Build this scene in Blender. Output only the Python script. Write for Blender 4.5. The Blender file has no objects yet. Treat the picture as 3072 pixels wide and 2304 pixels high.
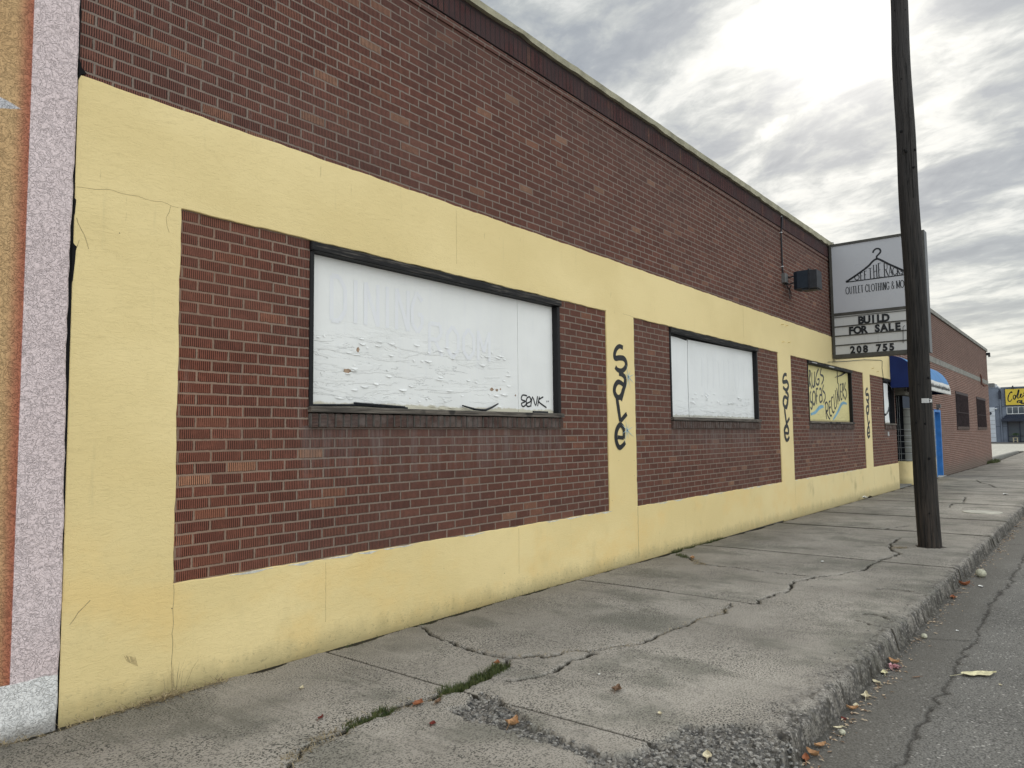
import bpy, math, random
import numpy as np
from mathutils import Vector, Matrix
R_ = random.Random(7)
S = bpy.context.scene
COL = S.collection

# ------------------------------------------------------------------ camera
cam_d = bpy.data.cameras.new("camera"); cam = bpy.data.objects.new("camera", cam_d); COL.objects.link(cam)
YAW, PIT, ROL, CAM_H, F_PX = 0.670801946, 0.0705549943, -0.0109947766, 1.3857, 2208.88
fw = Vector((math.cos(PIT)*math.cos(YAW), math.cos(PIT)*math.sin(YAW), math.sin(PIT)))
rt = Vector((math.sin(YAW), -math.cos(YAW), 0)); up = rt.cross(fw)
c_, s_ = math.cos(ROL), math.sin(ROL)
r2 = c_*rt + s_*up; u2 = -s_*rt + c_*up
M = Matrix.Identity(4)
for i in range(3):
    M[i][0] = r2[i]; M[i][1] = u2[i]; M[i][2] = -fw[i]
M[2][3] = CAM_H
cam.matrix_world = M
cam_d.sensor_width = 36; cam_d.lens = F_PX/3072*36
cam_d.clip_start = 0.05; cam_d.clip_end = 3000
S.camera = cam
S.render.resolution_x, S.render.resolution_y = 1024, 768
S.view_settings.view_transform = 'Standard'; S.view_settings.look = 'None'
S.view_settings.exposure = 0; S.view_settings.gamma = 1

# ------------------------------------------------------------------ node expression helper
class G:
    def __init__(s, nt): s.nt = nt; s.n = nt.nodes; s.l = nt.links
    def lk(s, a, sock):
        if isinstance(a, E): s.l.new(a.k, sock)
        elif a is not None: sock.default_value = a
    def m(s, op, a, b=None, c=None, clamp=False):
        nd = s.n.new('ShaderNodeMath'); nd.operation = op; nd.use_clamp = clamp
        s.lk(a, nd.inputs[0])
        if b is not None: s.lk(b, nd.inputs[1])
        if c is not None: s.lk(c, nd.inputs[2])
        return E(s, nd.outputs[0])
    def v(s, op, a, b=None):
        nd = s.n.new('ShaderNodeVectorMath'); nd.operation = op
        s.lk(a, nd.inputs[0])
        if b is not None:
            if op == 'SCALE': s.lk(b, nd.inputs['Scale'])
            else: s.lk(b, nd.inputs[1])
        return E(s, nd.outputs['Value' if op in ('DOT_PRODUCT', 'LENGTH', 'DISTANCE') else 'Vector'])
    def xyz(s, v):
        nd = s.n.new('ShaderNodeSeparateXYZ'); s.lk(v, nd.inputs[0]); return [E(s, o) for o in nd.outputs]
    def vec(s, x, y, z=0.0):
        nd = s.n.new('ShaderNodeCombineXYZ')
        for a, i in zip((x, y, z), nd.inputs): s.lk(a, i)
        return E(s, nd.outputs[0])
    def pos(s):
        nd = s.n.new('ShaderNodeNewGeometry'); return E(s, nd.outputs['Position'])
    def nrm(s):
        nd = s.n.new('ShaderNodeNewGeometry'); return E(s, nd.outputs['Normal'])
    def noise(s, v, scale, det=2.0, rough=.5, dist=0.0, col=False):
        nd = s.n.new('ShaderNodeTexNoise'); s.lk(v, nd.inputs['Vector'])
        nd.inputs['Scale'].default_value = scale; nd.inputs['Detail'].default_value = det
        nd.inputs['Roughness'].default_value = rough; nd.inputs['Distortion'].default_value = dist
        return E(s, nd.outputs['Color' if col else 0])
    def vor(s, v, scale, feat='F1', out='Distance', rand=1.0):
        nd = s.n.new('ShaderNodeTexVoronoi'); nd.feature = feat; s.lk(v, nd.inputs['Vector'])
        nd.inputs['Scale'].default_value = scale; nd.inputs['Randomness'].default_value = rand
        return E(s, nd.outputs[out])
    def white(s, v, out='Value'):
        nd = s.n.new('ShaderNodeTexWhiteNoise'); nd.noise_dimensions = '3D'; s.lk(v, nd.inputs['Vector']); return E(s, nd.outputs[out])
    def ss(s, x, a, b, lo=0.0, hi=1.0):
        nd = s.n.new('ShaderNodeMapRange'); nd.interpolation_type = 'SMOOTHSTEP'
        for i, q in enumerate((x, a, b, lo, hi)): s.lk(q, nd.inputs[i])
        return E(s, nd.outputs[0])
    def mix(s, f, a, b, mode='MIX'):
        nd = s.n.new('ShaderNodeMix'); nd.data_type = 'RGBA'; nd.blend_type = mode
        s.lk(f, nd.inputs[0])
        for q, i in ((a, 6), (b, 7)):
            if isinstance(q, (tuple, list)): q = tuple(q)+(1,) if len(q) == 3 else q
            s.lk(q, nd.inputs[i])
        return E(s, nd.outputs[2])
    def ramp(s, f, stops, interp='LINEAR'):
        nd = s.n.new('ShaderNodeValToRGB'); s.lk(f, nd.inputs[0]); cr = nd.color_ramp; cr.interpolation = interp
        while len(cr.elements) < len(stops): cr.elements.new(.5)
        for e, (p, c) in zip(cr.elements, stops):
            e.position = p; e.color = tuple(c)+(1,)
        return E(s, nd.outputs[0])
    def attr(s, name):
        nd = s.n.new('ShaderNodeAttribute'); nd.attribute_name = name; return E(s, nd.outputs['Fac'])
    def bump(s, h, dist=0.01, strength=1.0, nrm=None):
        nd = s.n.new('ShaderNodeBump'); s.lk(h, nd.inputs['Height']); nd.inputs['Distance'].default_value = dist
        nd.inputs['Strength'].default_value = strength
        if nrm is not None: s.lk(nrm, nd.inputs['Normal'])
        return E(s, nd.outputs[0])
class E:
    def __init__(s, g, k): s.g = g; s.k = k
    def __add__(s, o): return s.g.m('ADD', s, o)
    __radd__ = __add__
    def __sub__(s, o): return s.g.m('SUBTRACT', s, o)
    def __rsub__(s, o): return s.g.m('SUBTRACT', o, s)
    def __mul__(s, o): return s.g.m('MULTIPLY', s, o)
    __rmul__ = __mul__
    def __truediv__(s, o): return s.g.m('DIVIDE', s, o)
    def __rtruediv__(s, o): return s.g.m('DIVIDE', o, s)
    def floor(s): return s.g.m('FLOOR', s)
    def fract(s): return s.g.m('FRACT', s)
    def abs(s): return s.g.m('ABSOLUTE', s)
    def sin(s): return s.g.m('SINE', s)
    def min(s, o): return s.g.m('MINIMUM', s, o)
    def max(s, o): return s.g.m('MAXIMUM', s, o)
    def pow(s, o): return s.g.m('POWER', s, o)
    def gt(s, o): return s.g.m('GREATER_THAN', s, o)
    def lt(s, o): return s.g.m('LESS_THAN', s, o)
    def clamp(s): return s.g.m('ADD', s, 0.0, clamp=True)
    def mod(s, o): return s.g.m('FLOORED_MODULO', s, o)

# ------------------------------------------------------------------ world: thin overcast with the sun behind it
SUN = Vector((0.86472292, 0.20912274, 0.45664204)).normalized()
SUN_EL, SUN_AZ = math.asin(SUN.z), math.atan2(SUN.y, SUN.x)
W = bpy.data.worlds.new("World"); S.world = W; W.use_nodes = True
g = G(W.node_tree); W.node_tree.nodes.clear()
tc = W.node_tree.nodes.new('ShaderNodeTexCoord'); d = E(g, tc.outputs['Generated'])
d = g.v('NORMALIZE', d)
x, y, z = g.xyz(d)
SKX, SKY = 5.3, 1.7
zz = z.max(0.0)+.11
ca, sa = math.cos(1.12), math.sin(1.12)
px, py = x/zz, y/zz
qx = px*ca+py*sa; qy = py*ca-px*sa
p1 = g.vec(qx*.74, qy*1.2, 0.0)
n1 = g.noise(p1, 3.0, 9.0, .57, .45)
n2 = g.noise(g.vec(qx*.55+SKX, qy*1.0+SKY, 3.1), 1.25, 3.0, .5, .15)
n3 = g.noise(g.vec(qx*1.1, qy*1.4, 7.7), 9.0, 6.0, .6, .4)
cl = .515+(n1-.5)*1.05+(n2-.5)*.85+(n3-.5)*.42
cloud = g.ramp(cl, [(.24, (.275, .31, .355)), (.40, (.365, .40, .435)), (.50, (.50, .53, .53)), (.60, (.735, .75, .725)), (.72, (.93, .925, .865))])
low = g.ss(z, .02, .30)
cloud = g.mix(g.m('SUBTRACT', 1.0, low)*.40, cloud, (.70, .71, .645))
cs = g.v('DOT_PRODUCT', d, tuple(SUN)).max(0.0)
glow = cs.pow(14.0)*.07+cs.pow(70.0)*.14+cs.pow(330.0)*.75+cs.pow(1000.0)*1.6
# sky gain added overhead and behind the camera to light the street front
away = g.v('DOT_PRODUCT', d, tuple(Vector((-.42, -.72, .55)).normalized()))
gain = 1.0+g.ss(away, -.12, .85)*1.85
cloud = g.v('SCALE', cloud, gain)
cloud = g.v('ADD', cloud, g.v('SCALE', g.vec(1.0, .955, .86), glow*(.25+cl*1.35)))
skyn = W.node_tree.nodes.new('ShaderNodeTexSky'); skyn.sky_type = 'NISHITA'; skyn.sun_disc = False
skyn.sun_elevation = SUN_EL; skyn.sun_rotation = math.pi/2-SUN_AZ
sky = g.v('SCALE', E(g, skyn.outputs[0]), .10)
fin = g.mix(.09, cloud, sky)
bg = W.node_tree.nodes.new('ShaderNodeBackground'); g.lk(fin, bg.inputs[0]); bg.inputs[1].default_value = 1.0
wo = W.node_tree.nodes.new('ShaderNodeOutputWorld'); W.node_tree.links.new(bg.outputs[0], wo.inputs[0])
# ------------------------------------------------------------------ the sun, veiled by cloud
sd = bpy.data.lights.new("sun", 'SUN'); sd.energy = 1.1; sd.angle = math.radians(14); sd.color = (1, .93, .82)
so = bpy.data.objects.new("sun", sd); COL.objects.link(so)
so.rotation_euler = (-SUN).to_track_quat('-Z', 'Y').to_euler(); so.location = (30, 8, 30)

# ------------------------------------------------------------------ materials
MATS = {}
def mat(name, fn, rough=.85, spec=.3, metal=0.0):
    m = bpy.data.materials.new(name); m.use_nodes = True; nt = m.node_tree; b = nt.nodes['Principled BSDF']
    b.inputs['Roughness'].default_value = rough; b.inputs['Specular IOR Level'].default_value = spec; b.inputs['Metallic'].default_value = metal
    gg = G(nt); r = fn(gg)
    if not isinstance(r, dict): r = dict(c=r)
    c = r['c']; gg.lk(tuple(c)+(1,) if isinstance(c, tuple) and len(c) == 3 else c, b.inputs['Base Color'])
    if 'n' in r: gg.lk(r['n'], b.inputs['Normal'])
    if 'r' in r: gg.lk(r['r'], b.inputs['Roughness'])
    MATS[name] = m; return m
def simple(name, col, var=.15, scale=8, rough=.7, bump=.0, **k):
    def f(g):
        p = g.pos(); n = g.noise(p, scale, 5.0, .6)
        a = tuple(c*(1-var) for c in col); b = tuple(min(1, c*(1+var)) for c in col)
        o = dict(c=g.mix(g.ss(n, .3, .7), a, b))
        if bump: o['n'] = g.bump(g.noise(p, scale*6, 4.0, .6), bump)
        return o
    return mat(name, f, rough=rough, **k)

def brick(g, u, v, w, h, mort, ph, cols, mcol, stain=True, groove=.0127, vgroove=True, odd=.5, joint=1.0, headdark=None):
    P = g.pos()
    wob = g.noise(P, 38.0, 3.0, .6); wob2 = g.noise(P, 7.0, 2.0, .5); wob3 = g.noise(g.v('ADD', P, (9.1, 3.3, 5.5)), 42.0, 3.0, .6)
    v = v+(wob2-.5)*.006+(wob-.5)*.004
    row = (v/h).floor()
    rj = g.white(g.vec(row, 3.7, 1.1))
    uu = u/w+row.mod(2.0)*odd+ph+(rj-.5)*.05
    uu = uu+(wob3-.5)*.03
    col = uu.floor(); fu = uu.fract(); fv = (v/h).fract()
    du = fu.min(1.0-fu)*w/joint; dv = fv.min(1.0-fv)*h
    dd = du.min(dv)
    face = g.ss(dd+(wob-.5)*.008, mort*.5-.0015, mort*.5+.0018)
    idv = g.vec(row, col, .5)
    r1 = g.white(idv); r2 = g.white(g.vec(col, row, 9.5)); 
    bc = g.ramp(r1, cols)
    spk = g.noise(P, 160.0, 3.0, .7)
    bc = g.mix(g.ss(spk, .35, .75)*.35, bc, g.v('SCALE', bc, .6))
    gx = (u if vgroove else v)
    gphase = gx*(2*math.pi/groove)+r2*6.0+(g.noise(P, 25.0, 2.0)-.5)*2.2
    gr = g.m('SINE', gphase)*.5+.5
    gd = g.ss(gr, .14, .66)
    worn = g.ss(g.noise(P, 18.0, 4.0, .6), .48, .68)
    gd2 = gd.max(worn*.45)
    bc = g.mix(1.0-gd2, bc, g.v('SCALE', bc, .13))  # groove shade and a little dirt painted into the brick colour
    mc = g.mix(g.noise(P, 30.0, 4.0, .6), tuple(c*.72 for c in mcol), tuple(c*1.25 for c in mcol))
    c = g.mix(face, mc, bc)
    if stain:
        big = g.noise(g.v('MULTIPLY', P, (.5, 1.0, .8)), 1.1, 5.0, .6)
        c = g.mix(g.ss(big, .35, .72)*.26, c, (.13, .083, .070))
        st = g.noise(g.v('MULTIPLY', P, (7.0, 1.0, .9)), 2.0, 5.0, .65)
        c = g.mix(g.ss(st, .60, .80)*.22, c, (.30, .25, .23))
        soot = g.noise(g.v('MULTIPLY', P, (5.0, 1.0, .5)), 1.3, 5.0, .65)
        c = g.mix(g.ss(v+(soot-.5)*1.6, 10.4, 11.3)*.35, c, (.07, .045, .04))
        chip = g.noise(P, 55.0, 3.0, .7); c = g.mix(g.ss(chip, .70, .76)*.5, c, (.04, .022, .02))
        br2 = g.white(g.vec(col, row, 21.7)); c = g.v('SCALE', c, .90+br2*.2)
    hgt = face*(.75+gd2*.40)+spk*.08
    return c, hgt, face
RED = [(0.0, (.175, .070, .052)), (.3, (.205, .082, .059)), (.6, (.235, .094, .066)), (.85, (.200, .080, .057)), (.95, (.265, .112, .076)), (.985, (.33, .15, .095)), (1.0, (.42, .23, .15))]
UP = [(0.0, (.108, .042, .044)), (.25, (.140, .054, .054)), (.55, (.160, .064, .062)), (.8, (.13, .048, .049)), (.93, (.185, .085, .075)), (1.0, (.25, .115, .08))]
MC = (.240, .188, .152)
def m_main(g):
    P = g.pos(); X, Y, Z = g.xyz(P)
    lowp = Z.lt(3.0)
    v = g.m('ADD', Z, -.572+.0)*1.0
    v = v-(1.0-lowp)*(.7582-.7447)          # courses above the band start on its top edge
    ca_, ha, fa = brick(g, X, v+6.77, .2036, .0677, .0125, -10.982+.5, RED, MC)
    # upper wall is a little more purple and sooty
    grey = g.noise(P, .9, 3.0)
    c = g.mix((1.0-lowp)*(.55+grey*.25), ca_, g.mix(1.0, ca_, (.93, .94, .99), 'MULTIPLY'))
    # orange-brown new bricks low in the first panel
    warm = g.ss(X, 3.3, 2.2)*g.ss(Z, 3.0, 2.6)
    c = g.mix(warm*.5, c, g.mix(1.0, c, (1.3, 1.0, .82), 'MULTIPLY'))
    # lime run-off below the window sills
    st = g.noise(g.v('MULTIPLY', P, (16.0, 1.0, 1.2)), 1.0, 4.0, .7)
    fz = g.ss(Z, .95, 1.44)*Z.lt(1.47)
    sx = None
    for a, b in ((3.0, 6.05), (8.4, 11.5), (14.0, 17.15), (20.1, 21.4)):
        q = g.ss(X, a-.05, a+.05)*g.ss(X, b+.05, b-.05); sx = q if sx is None else sx.max(q)
    c = g.mix(sx*fz*g.ss(st, .42, .68)*.50, c, (.26, .22, .21))
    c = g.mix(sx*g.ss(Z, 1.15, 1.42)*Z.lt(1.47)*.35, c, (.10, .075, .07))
    return dict(c=c, n=g.bump(ha, .006, .9))
mat('brick_main', m_main, rough=.85, spec=.25)
AN = [(0.0, (.135, .044, .034)), (.3, (.175, .056, .042)), (.6, (.20, .066, .048)), (.85, (.15, .048, .037)), (1.0, (.23, .088, .062))]
def m_annex(g):
    P = g.pos(); X, Y, Z = g.xyz(P)
    c, h, f = brick(g, X, Z+7.0, .2036, .0677, .019, 0.0, AN, (.36, .265, .22), joint=2.4)
    dirt = g.ss(Z+(g.noise(P, 3.0, 4.0)-.5)*.5, .45, -.1)
    c = g.mix(dirt*.6, c, (.14, .125, .105))
    return dict(c=c, n=g.bump(h, .006, .9))
mat('brick_annex', m_annex, rough=.88, spec=.2)
def m_sold(g):
    P = g.pos(); X, Y, Z = g.xyz(P)
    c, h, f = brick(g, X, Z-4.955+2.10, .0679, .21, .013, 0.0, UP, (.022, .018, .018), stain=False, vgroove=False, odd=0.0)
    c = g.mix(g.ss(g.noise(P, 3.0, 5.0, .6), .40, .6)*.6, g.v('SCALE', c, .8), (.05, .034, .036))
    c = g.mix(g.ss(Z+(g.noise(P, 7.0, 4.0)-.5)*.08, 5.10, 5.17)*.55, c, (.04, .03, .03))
    return dict(c=c, n=g.bump(h, .006))
mat('brick_soldier', m_sold, rough=.9)
def m_sill(g):
    P = g.pos(); X, Y, Z = g.xyz(P)
    c, h, f = brick(g, X, Z-1.35+.0, .0679, .35, .008, .3, [(0, (.13, .07, .058)), (.6, (.155, .095, .078)), (1, (.11, .058, .05))], (.11, .10, .09), stain=False, vgroove=False, odd=0.0, groove=.0095)
    c = g.mix(g.ss(g.noise(P, 9.0, 5.0, .6), .35, .7)*.5, c, (.17, .155, .145))
    return dict(c=c, n=g.bump(h, .005))
mat('brick_sill', m_sill, rough=.9)

def m_plaster(g):
    P = g.pos(); X, Y, Z = g.xyz(P)
    big = g.noise(g.v('MULTIPLY', P, (.6, 1, 1.0)), 1.3, 5.0, .55)
    c = g.mix(g.ss(big, .32, .68), (.79, .63, .305), (.87, .705, .360))
    far = g.ss(X, 8.0, 17.0)
    deep = g.noise(g.v('ADD', g.v('MULTIPLY', P, (.9, 1, 1.4)), (4.0, 0, 2.0)), 1.6, 4.0, .6)
    c = g.mix(g.ss(deep, .45, .7)*g.ss(Z, 1.5, .4)*.55, c, (.84, .60, .24))
    c = g.mix(far*.5, c, (.70, .60, .345))
    # grime: close to the ground, and blotches
    gz = g.ss(Z+(g.noise(g.v('MULTIPLY', P, (4.0, 1, 1.5)), 2.0, 5.0, .65)-.5)*.20, .13, -.03)
    c = g.mix(gz*.5, c, (.33, .28, .14))
    sp_ = g.noise(P, 34.0, 4.0, .7); c = g.mix(g.ss(sp_, .56, .66)*g.ss(Z+(sp_-.5)*.2, .22, .0)*.45, c, (.20, .17, .10))
    bl = g.noise(g.v('MULTIPLY', P, (1.0, 1, .7)), 2.3, 6.0, .62)
    c = g.mix(g.ss(bl, .55, .75)*g.ss(Z, .62, .45)*(.25+far*.4), c, (.42, .35, .17))
    st = g.noise(g.v('MULTIPLY', P, (9.0, 1, .6)), 2.0, 5.0, .6)
    c = g.mix(g.ss(st, .62, .8)*.22, c, (.50, .42, .22))
    pit = g.vor(P, 5.5); c = g.mix(pit.lt(.022), c, (.12, .09, .05)); sc_ = g.noise(g.v('MULTIPLY', P, (22.0, 1, 3.0)), 2.0, 3.0, .6); c = g.mix(g.ss(sc_, .70, .74)*g.ss(g.noise(P, 1.5, 2.0), .5, .6)*.5, c, (.50, .40, .20))
    # worn edge chips of white primer
    trow = g.noise(g.v('MULTIPLY', P, (3.0, 3.0, 17.0)), 4.0, 6.0, .66, .8)
    ridg = g.noise(g.v('MULTIPLY', P, (1.3, 1.0, 2.6)), 9.0, 4.0, .6, 1.4)
    rl = g.ss((ridg-.5).abs(), .0, .035)
    fine = g.noise(P, 120.0, 3.0, .6)
    return dict(c=c, n=g.bump(trow*.38+rl*.12+fine*.10, .007, .7))
mat('yellow_plaster', m_plaster, rough=.62, spec=.35)
def m_stucco(g):
    P = g.pos(); X, Y, Z = g.xyz(P)
    w1 = g.noise(P, 12.0, 4.0, .6)
    edge = X+(w1-.5)*.012
    pink = g.mix(g.noise(P, 3.0, 4.0), (.70, .575, .575), (.84, .715, .725))
    org = g.mix(g.noise(P, 2.5, 4.0), (.56, .345, .165), (.70, .475, .25))
    c = g.mix(g.ss(edge, 1.318, 1.322), org, pink)
    red = g.ss(X+(w1-.5)*.02, 1.235, 1.318)*X.lt(1.3225)
    c = g.mix(red*.8, c, (.40, .095, .065))
    # white arrow tip of the mural
    tri = (Z-3.04).abs()*1.15+(X-1.0)*.34+(w1-.5)*.03
    c = g.mix(g.ss(tri, .102, .094), c, (.60, .59, .62))
    wb = g.ss(Z+(g.noise(P, 9.0, 5.0, .6)-.5)*.05, .232, .224)
    c = g.mix(wb, c, g.mix(g.ss(w1, .35, .65), (.84, .83, .82), (.92, .91, .90)))
    c = g.mix(g.ss(Z+(w1-.5)*.10, .07, -.02)*.6, c, (.25, .22, .18))
    r = g.noise(P, 24.0, 2.5, .5, 1.5); rid = g.ss((r-.5).abs(), .0, .035)
    r2 = g.noise(g.v('ADD', P, (3.0, 1, 7)), 55.0, 2.0, .5, .8); rid2 = g.ss((r2-.5).abs(), .0, .05)
    h = rid*.6+rid2*.35+g.noise(P, 150.0, 2.0)*.12
    c = g.mix((1.0-rid)*.20, c, g.v('SCALE', c, .50))
    return dict(c=c, n=g.bump(h, .007, .9))
mat('painted_stucco', m_stucco, rough=.7)
def m_conc(col, name, sp=.5):
    def f(g):
        P = g.pos(); n = g.noise(P, 5.0, 6.0, .65); s = g.noise(P, 90.0, 3.0, .6)
        c = g.mix(g.ss(n, .3, .7), tuple(q*.75 for q in col), tuple(q*1.2 for q in col))
        c = g.mix(g.ss(s, .58, .7)*sp, c, tuple(q*.35 for q in col))
        st = g.noise(g.v('MULTIPLY', P, (2.0, 2.0, 12.0)), 1.2, 5.0, .7)
        c = g.mix(g.ss(st, .55, .8)*.35, c, tuple(q*.45 for q in col))
        return dict(c=c, n=g.bump(n*.5+s*.5, .008, .8))
    return mat(name, f, rough=.9, spec=.2)
m_conc((.34, .32, .235), 'coping_concrete'); m_conc((.24, .235, .215), 'grey_concrete'); m_conc((.50, .48, .42), 'pale_concrete', .2)

def m_walk(g):
    P = g.pos(); X, Y, Z = g.xyz(P)
    dirt = g.attr('dirt'); rough = g.attr('rough')
    big = g.noise(g.v('MULTIPLY', P, (.55, .8, 1)), 1.0, 5.0, .55)
    base = g.mix(g.ss(big, .3, .7), (.280, .256, .224), (.420, .386, .340))
    slab = g.white(g.vec(((X-.15)/2.93).floor(), 1.0, 2.0))
    base = g.v('SCALE', base, .88+slab*.22)
    # old dark greenish stains
    s1 = g.noise(g.v('MULTIPLY', P, (1.0, .7, 1)), 1.7, 5.0, .6)
    base = g.mix(g.ss(s1, .47, .66)*.60, base, (.125, .128, .102))
    s2 = g.noise(g.v('MULTIPLY', P, (.9, 1.6, 1)), 1.3, 4.0, .6)
    nearw = g.ss(Y+(s2-.5)*1.2, 2.9, 4.1)
    base = g.mix(nearw*.42, base, (.125, .112, .09))  # concrete gets darker towards the wall, with a blotchy edge
    # aggregate showing in worn areas: dark specks
    sp = g.noise(P, 105.0, 2.0, .6); wear = g.noise(P, 1.9, 4.0, .6)
    m1 = g.ss(sp, .51, .58)*(.52+g.ss(wear, .38, .62)*.5)
    base = g.mix(m1, base, (.060, .057, .050))
    sp3 = g.noise(P, 26.0, 3.0, .6); base = g.mix(g.ss(sp3, .58, .70)*.20, base, (.095, .09, .078))
    sp2 = g.noise(P, 140.0, 2.0, .6)
    base = g.mix(g.ss(sp2, .56, .68)*.45, base, (.46, .42, .37))
    dot = g.vor(P, 3.1); base = g.mix(dot.lt(.045)*.6, base, (.07, .06, .055))
    # long drag and trowel marks across the walk
    dr = g.noise(g.v('MULTIPLY', P, (5.0, .5, 1)), 3.0, 5.0, .65)
    base = g.mix(g.ss(dr, .56, .72)*.30, base, (.44, .41, .36)); dk = g.noise(g.v('ADD', g.v('MULTIPLY', P, (3.5, .45, 1)), (7.0, 2.0, 0)), 2.4, 5.0, .65); base = g.mix(g.ss(dk, .54, .72)*.35, base, (.10, .095, .08))
    # broken aggregate
    vd = g.vor(P, 55.0); vc = g.vor(P, 55.0, 'F1', 'Color'); vr, vg, vb = g.xyz(vc)
    agg = g.ramp(vr, [(0, (.05, .05, .055)), (.45, (.13, .125, .12)), (.75, (.26, .24, .22)), (1, (.42, .39, .36))])
    agg = g.mix(g.ss(vd, .25, .6), agg, (.07, .065, .06))
    base = g.mix(rough*(.30+g.ss(g.noise(P, 14.0, 4.0, .6), .35, .6)*.65), base, agg)
    base = g.mix(g.ss(dirt, .0, .85), base, g.mix(g.noise(P, 60.0, 4.0), (.012, .011, .009), (.048, .041, .030)))
    h = g.noise(P, 45.0, 5.0, .65)*.5+sp*.35-vd*rough*1.0
    return dict(c=base, n=g.bump(h, .0035, .8))
mat('sidewalk_concrete', m_walk, rough=.92, spec=.2)
def m_asph(g):
    P = g.pos(); X, Y, Z = g.xyz(P)
    dirt = g.attr('dirt')
    big = g.noise(P, .8, 5.0, .6)
    c = g.mix(g.ss(big, .3, .7), (.140, .135, .125), (.205, .197, .182))
    vc = g.vor(P, 95.0, 'F1', 'Color'); vr, vg, vb = g.xyz(vc); vd = g.vor(P, 95.0)
    c = g.mix(vr.gt(.66)*g.ss(vd, .5, .3)*.8, c, (.27, .26, .24))
    vc2 = g.vor(P, 48.0, 'F1', 'Color'); r3, g3, b3 = g.xyz(vc2); vd2 = g.vor(P, 48.0)
    c = g.mix(r3.gt(.88)*g.ss(vd2, .42, .3)*.85, c, (.46, .44, .41))
    c = g.mix(g.ss(vd, .45, .75)*.6, c, (.04, .038, .036))
    gut = g.ss(Y+(g.noise(P, 2.5, 4.0)-.5)*.14, .62, 1.05)
    c = g.mix(gut*.6, c, (.105, .095, .080))
    c = g.mix(dirt, c, (.030, .027, .024))
    return dict(c=c, n=g.bump(g.noise(P, 70.0, 4.0, .65)*.6-vd*.6, .006, .8))
mat('asphalt', m_asph, rough=.88, spec=.25)
def m_wood_pole(g):
    P = g.pos(); X, Y, Z = g.xyz(P)
    q = g.v('MULTIPLY', P, (22.0, 22.0, .8)); n = g.noise(q, 2.0, 6.0, .65, .3)
    n2 = g.noise(g.v('MULTIPLY', P, (60.0, 60.0, 1.6)), 1.5, 4.0, .7)
    c = g.mix(g.ss(n, .3, .7), (.010, .0095, .0095), (.034, .029, .026))
    c = g.mix(g.ss(n2, .52, .68)*.8, c, (.004, .004, .004))
    lowm = g.ss(Z+(g.noise(P, 4.0, 4.0)-.5)*.9, 1.1, .1)
    c = g.mix(lowm*g.ss(n, .35, .65)*.6, c, (.065, .048, .038))
    up = g.ss(Z, 2.5, 6.5); c = g.mix(up*.5, c, (.040, .036, .036))
    return dict(c=c, n=g.bump(n*.6-g.ss(n2, .52, .7)*.7, .012, 1.0))
mat('creosote_wood', m_wood_pole, rough=.75, spec=.3)
def m_blackwood(g):
    P = g.pos(); n = g.noise(g.v('MULTIPLY', P, (1.5, 10.0, 24.0)), 3.0, 5.0, .65)
    c = g.mix(g.ss(n, .5, .72), (.010, .010, .011), (.10, .088, .078))
    return dict(c=c, n=g.bump(n, .005))
mat('black_painted_wood', m_blackwood, rough=.7)
def m_blackv(g):
    P = g.pos(); n = g.noise(g.v('MULTIPLY', P, (24.0, 10.0, 1.5)), 3.0, 5.0, .65)
    return dict(c=g.mix(g.ss(n, .62, .8), (.007, .007, .009), (.05, .045, .04)), n=g.bump(n, .003))
mat('black_painted_jamb', m_blackv, rough=.6)
def m_greywood(g):
    P = g.pos(); n = g.noise(g.v('MULTIPLY', P, (1.2, 8.0, 30.0)), 3.0, 6.0, .65, .4)
    c = g.mix(g.ss(n, .35, .7), (.055, .048, .042), (.19, .165, .14))
    c = g.mix(g.ss(g.noise(P, 2.3, 4.0), .55, .62)*.8, c, (.012, .012, .013))
    return dict(c=c, n=g.bump(n, .005))
mat('weathered_wood', m_greywood, rough=.85)
def m_board(name, base, ghosts, dark):
    def f(g):
        P = g.pos(); X, Y, Z = g.xyz(P)
        n = g.noise(P, 2.0, 5.0, .55); c = g.mix(g.ss(n, .3, .7), tuple(q*.93 for q in base), base)
        st = g.noise(g.v('MULTIPLY', P, (14.0, 1, .8)), 1.4, 4.0, .6)
        c = g.mix(g.ss(st, .5, .75)*.25, c, tuple(q*.86 for q in base[:2])+(base[2]*.92,))
        # peeling: thin lifted edges running along the board, with flakes gone
        pz = g.noise(g.v('MULTIPLY', P, (.9, 1, 6.0)), 2.3, 5.0, .6, .5)
        zone = g.ss(Z+(n-.5)*.4, 2.25, 2.05)*g.ss(X, 5.5, 4.6) if ghosts else g.ss(Z+(n-.5)*.5, 2.0, 1.7)
        ln = g.ss((pz-.5).abs(), .0055, .0)*zone*g.ss(g.noise(P, 3.0, 3.0), .48, .60)
        c = g.mix(ln*.6, c, (.24, .24, .23))
        fl = g.noise(P, 11.0, 5.0, .65)
        c = g.mix(g.ss(fl, .705, .725)*zone, c, (.33, .25, .19))
        c = g.mix(g.ss(Z+(fl-.5)*.06, 1.645, 1.625)*.7, c, dark)
        h = g.ss((pz-.5), -.012, .012)*zone*.6+g.noise(P, 20.0, 4.0, .6)*.25+g.ss((pz-.57), -.01, .01)*zone*.35
        return dict(c=c, n=g.bump(h, .0045, .8))
    return mat(name, f, rough=.55, spec=.35)
m_board('white_board_paint', (.87, .875, .865), True, (.50, .45, .30))
m_board('white_board_paint_b', (.84, .855, .86), False, (.40, .38, .30))
m_board('yellow_board_paint', (.72, .64, .30), False, (.35, .29, .14))
mat('ghost_paint', lambda g: g.mix(g.noise(g.v('MULTIPLY', g.pos(), (20.0, 1, 2.0)), 1.5, 3.0), (.79, .80, .85), (.86, .865, .87)), rough=.55)
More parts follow.
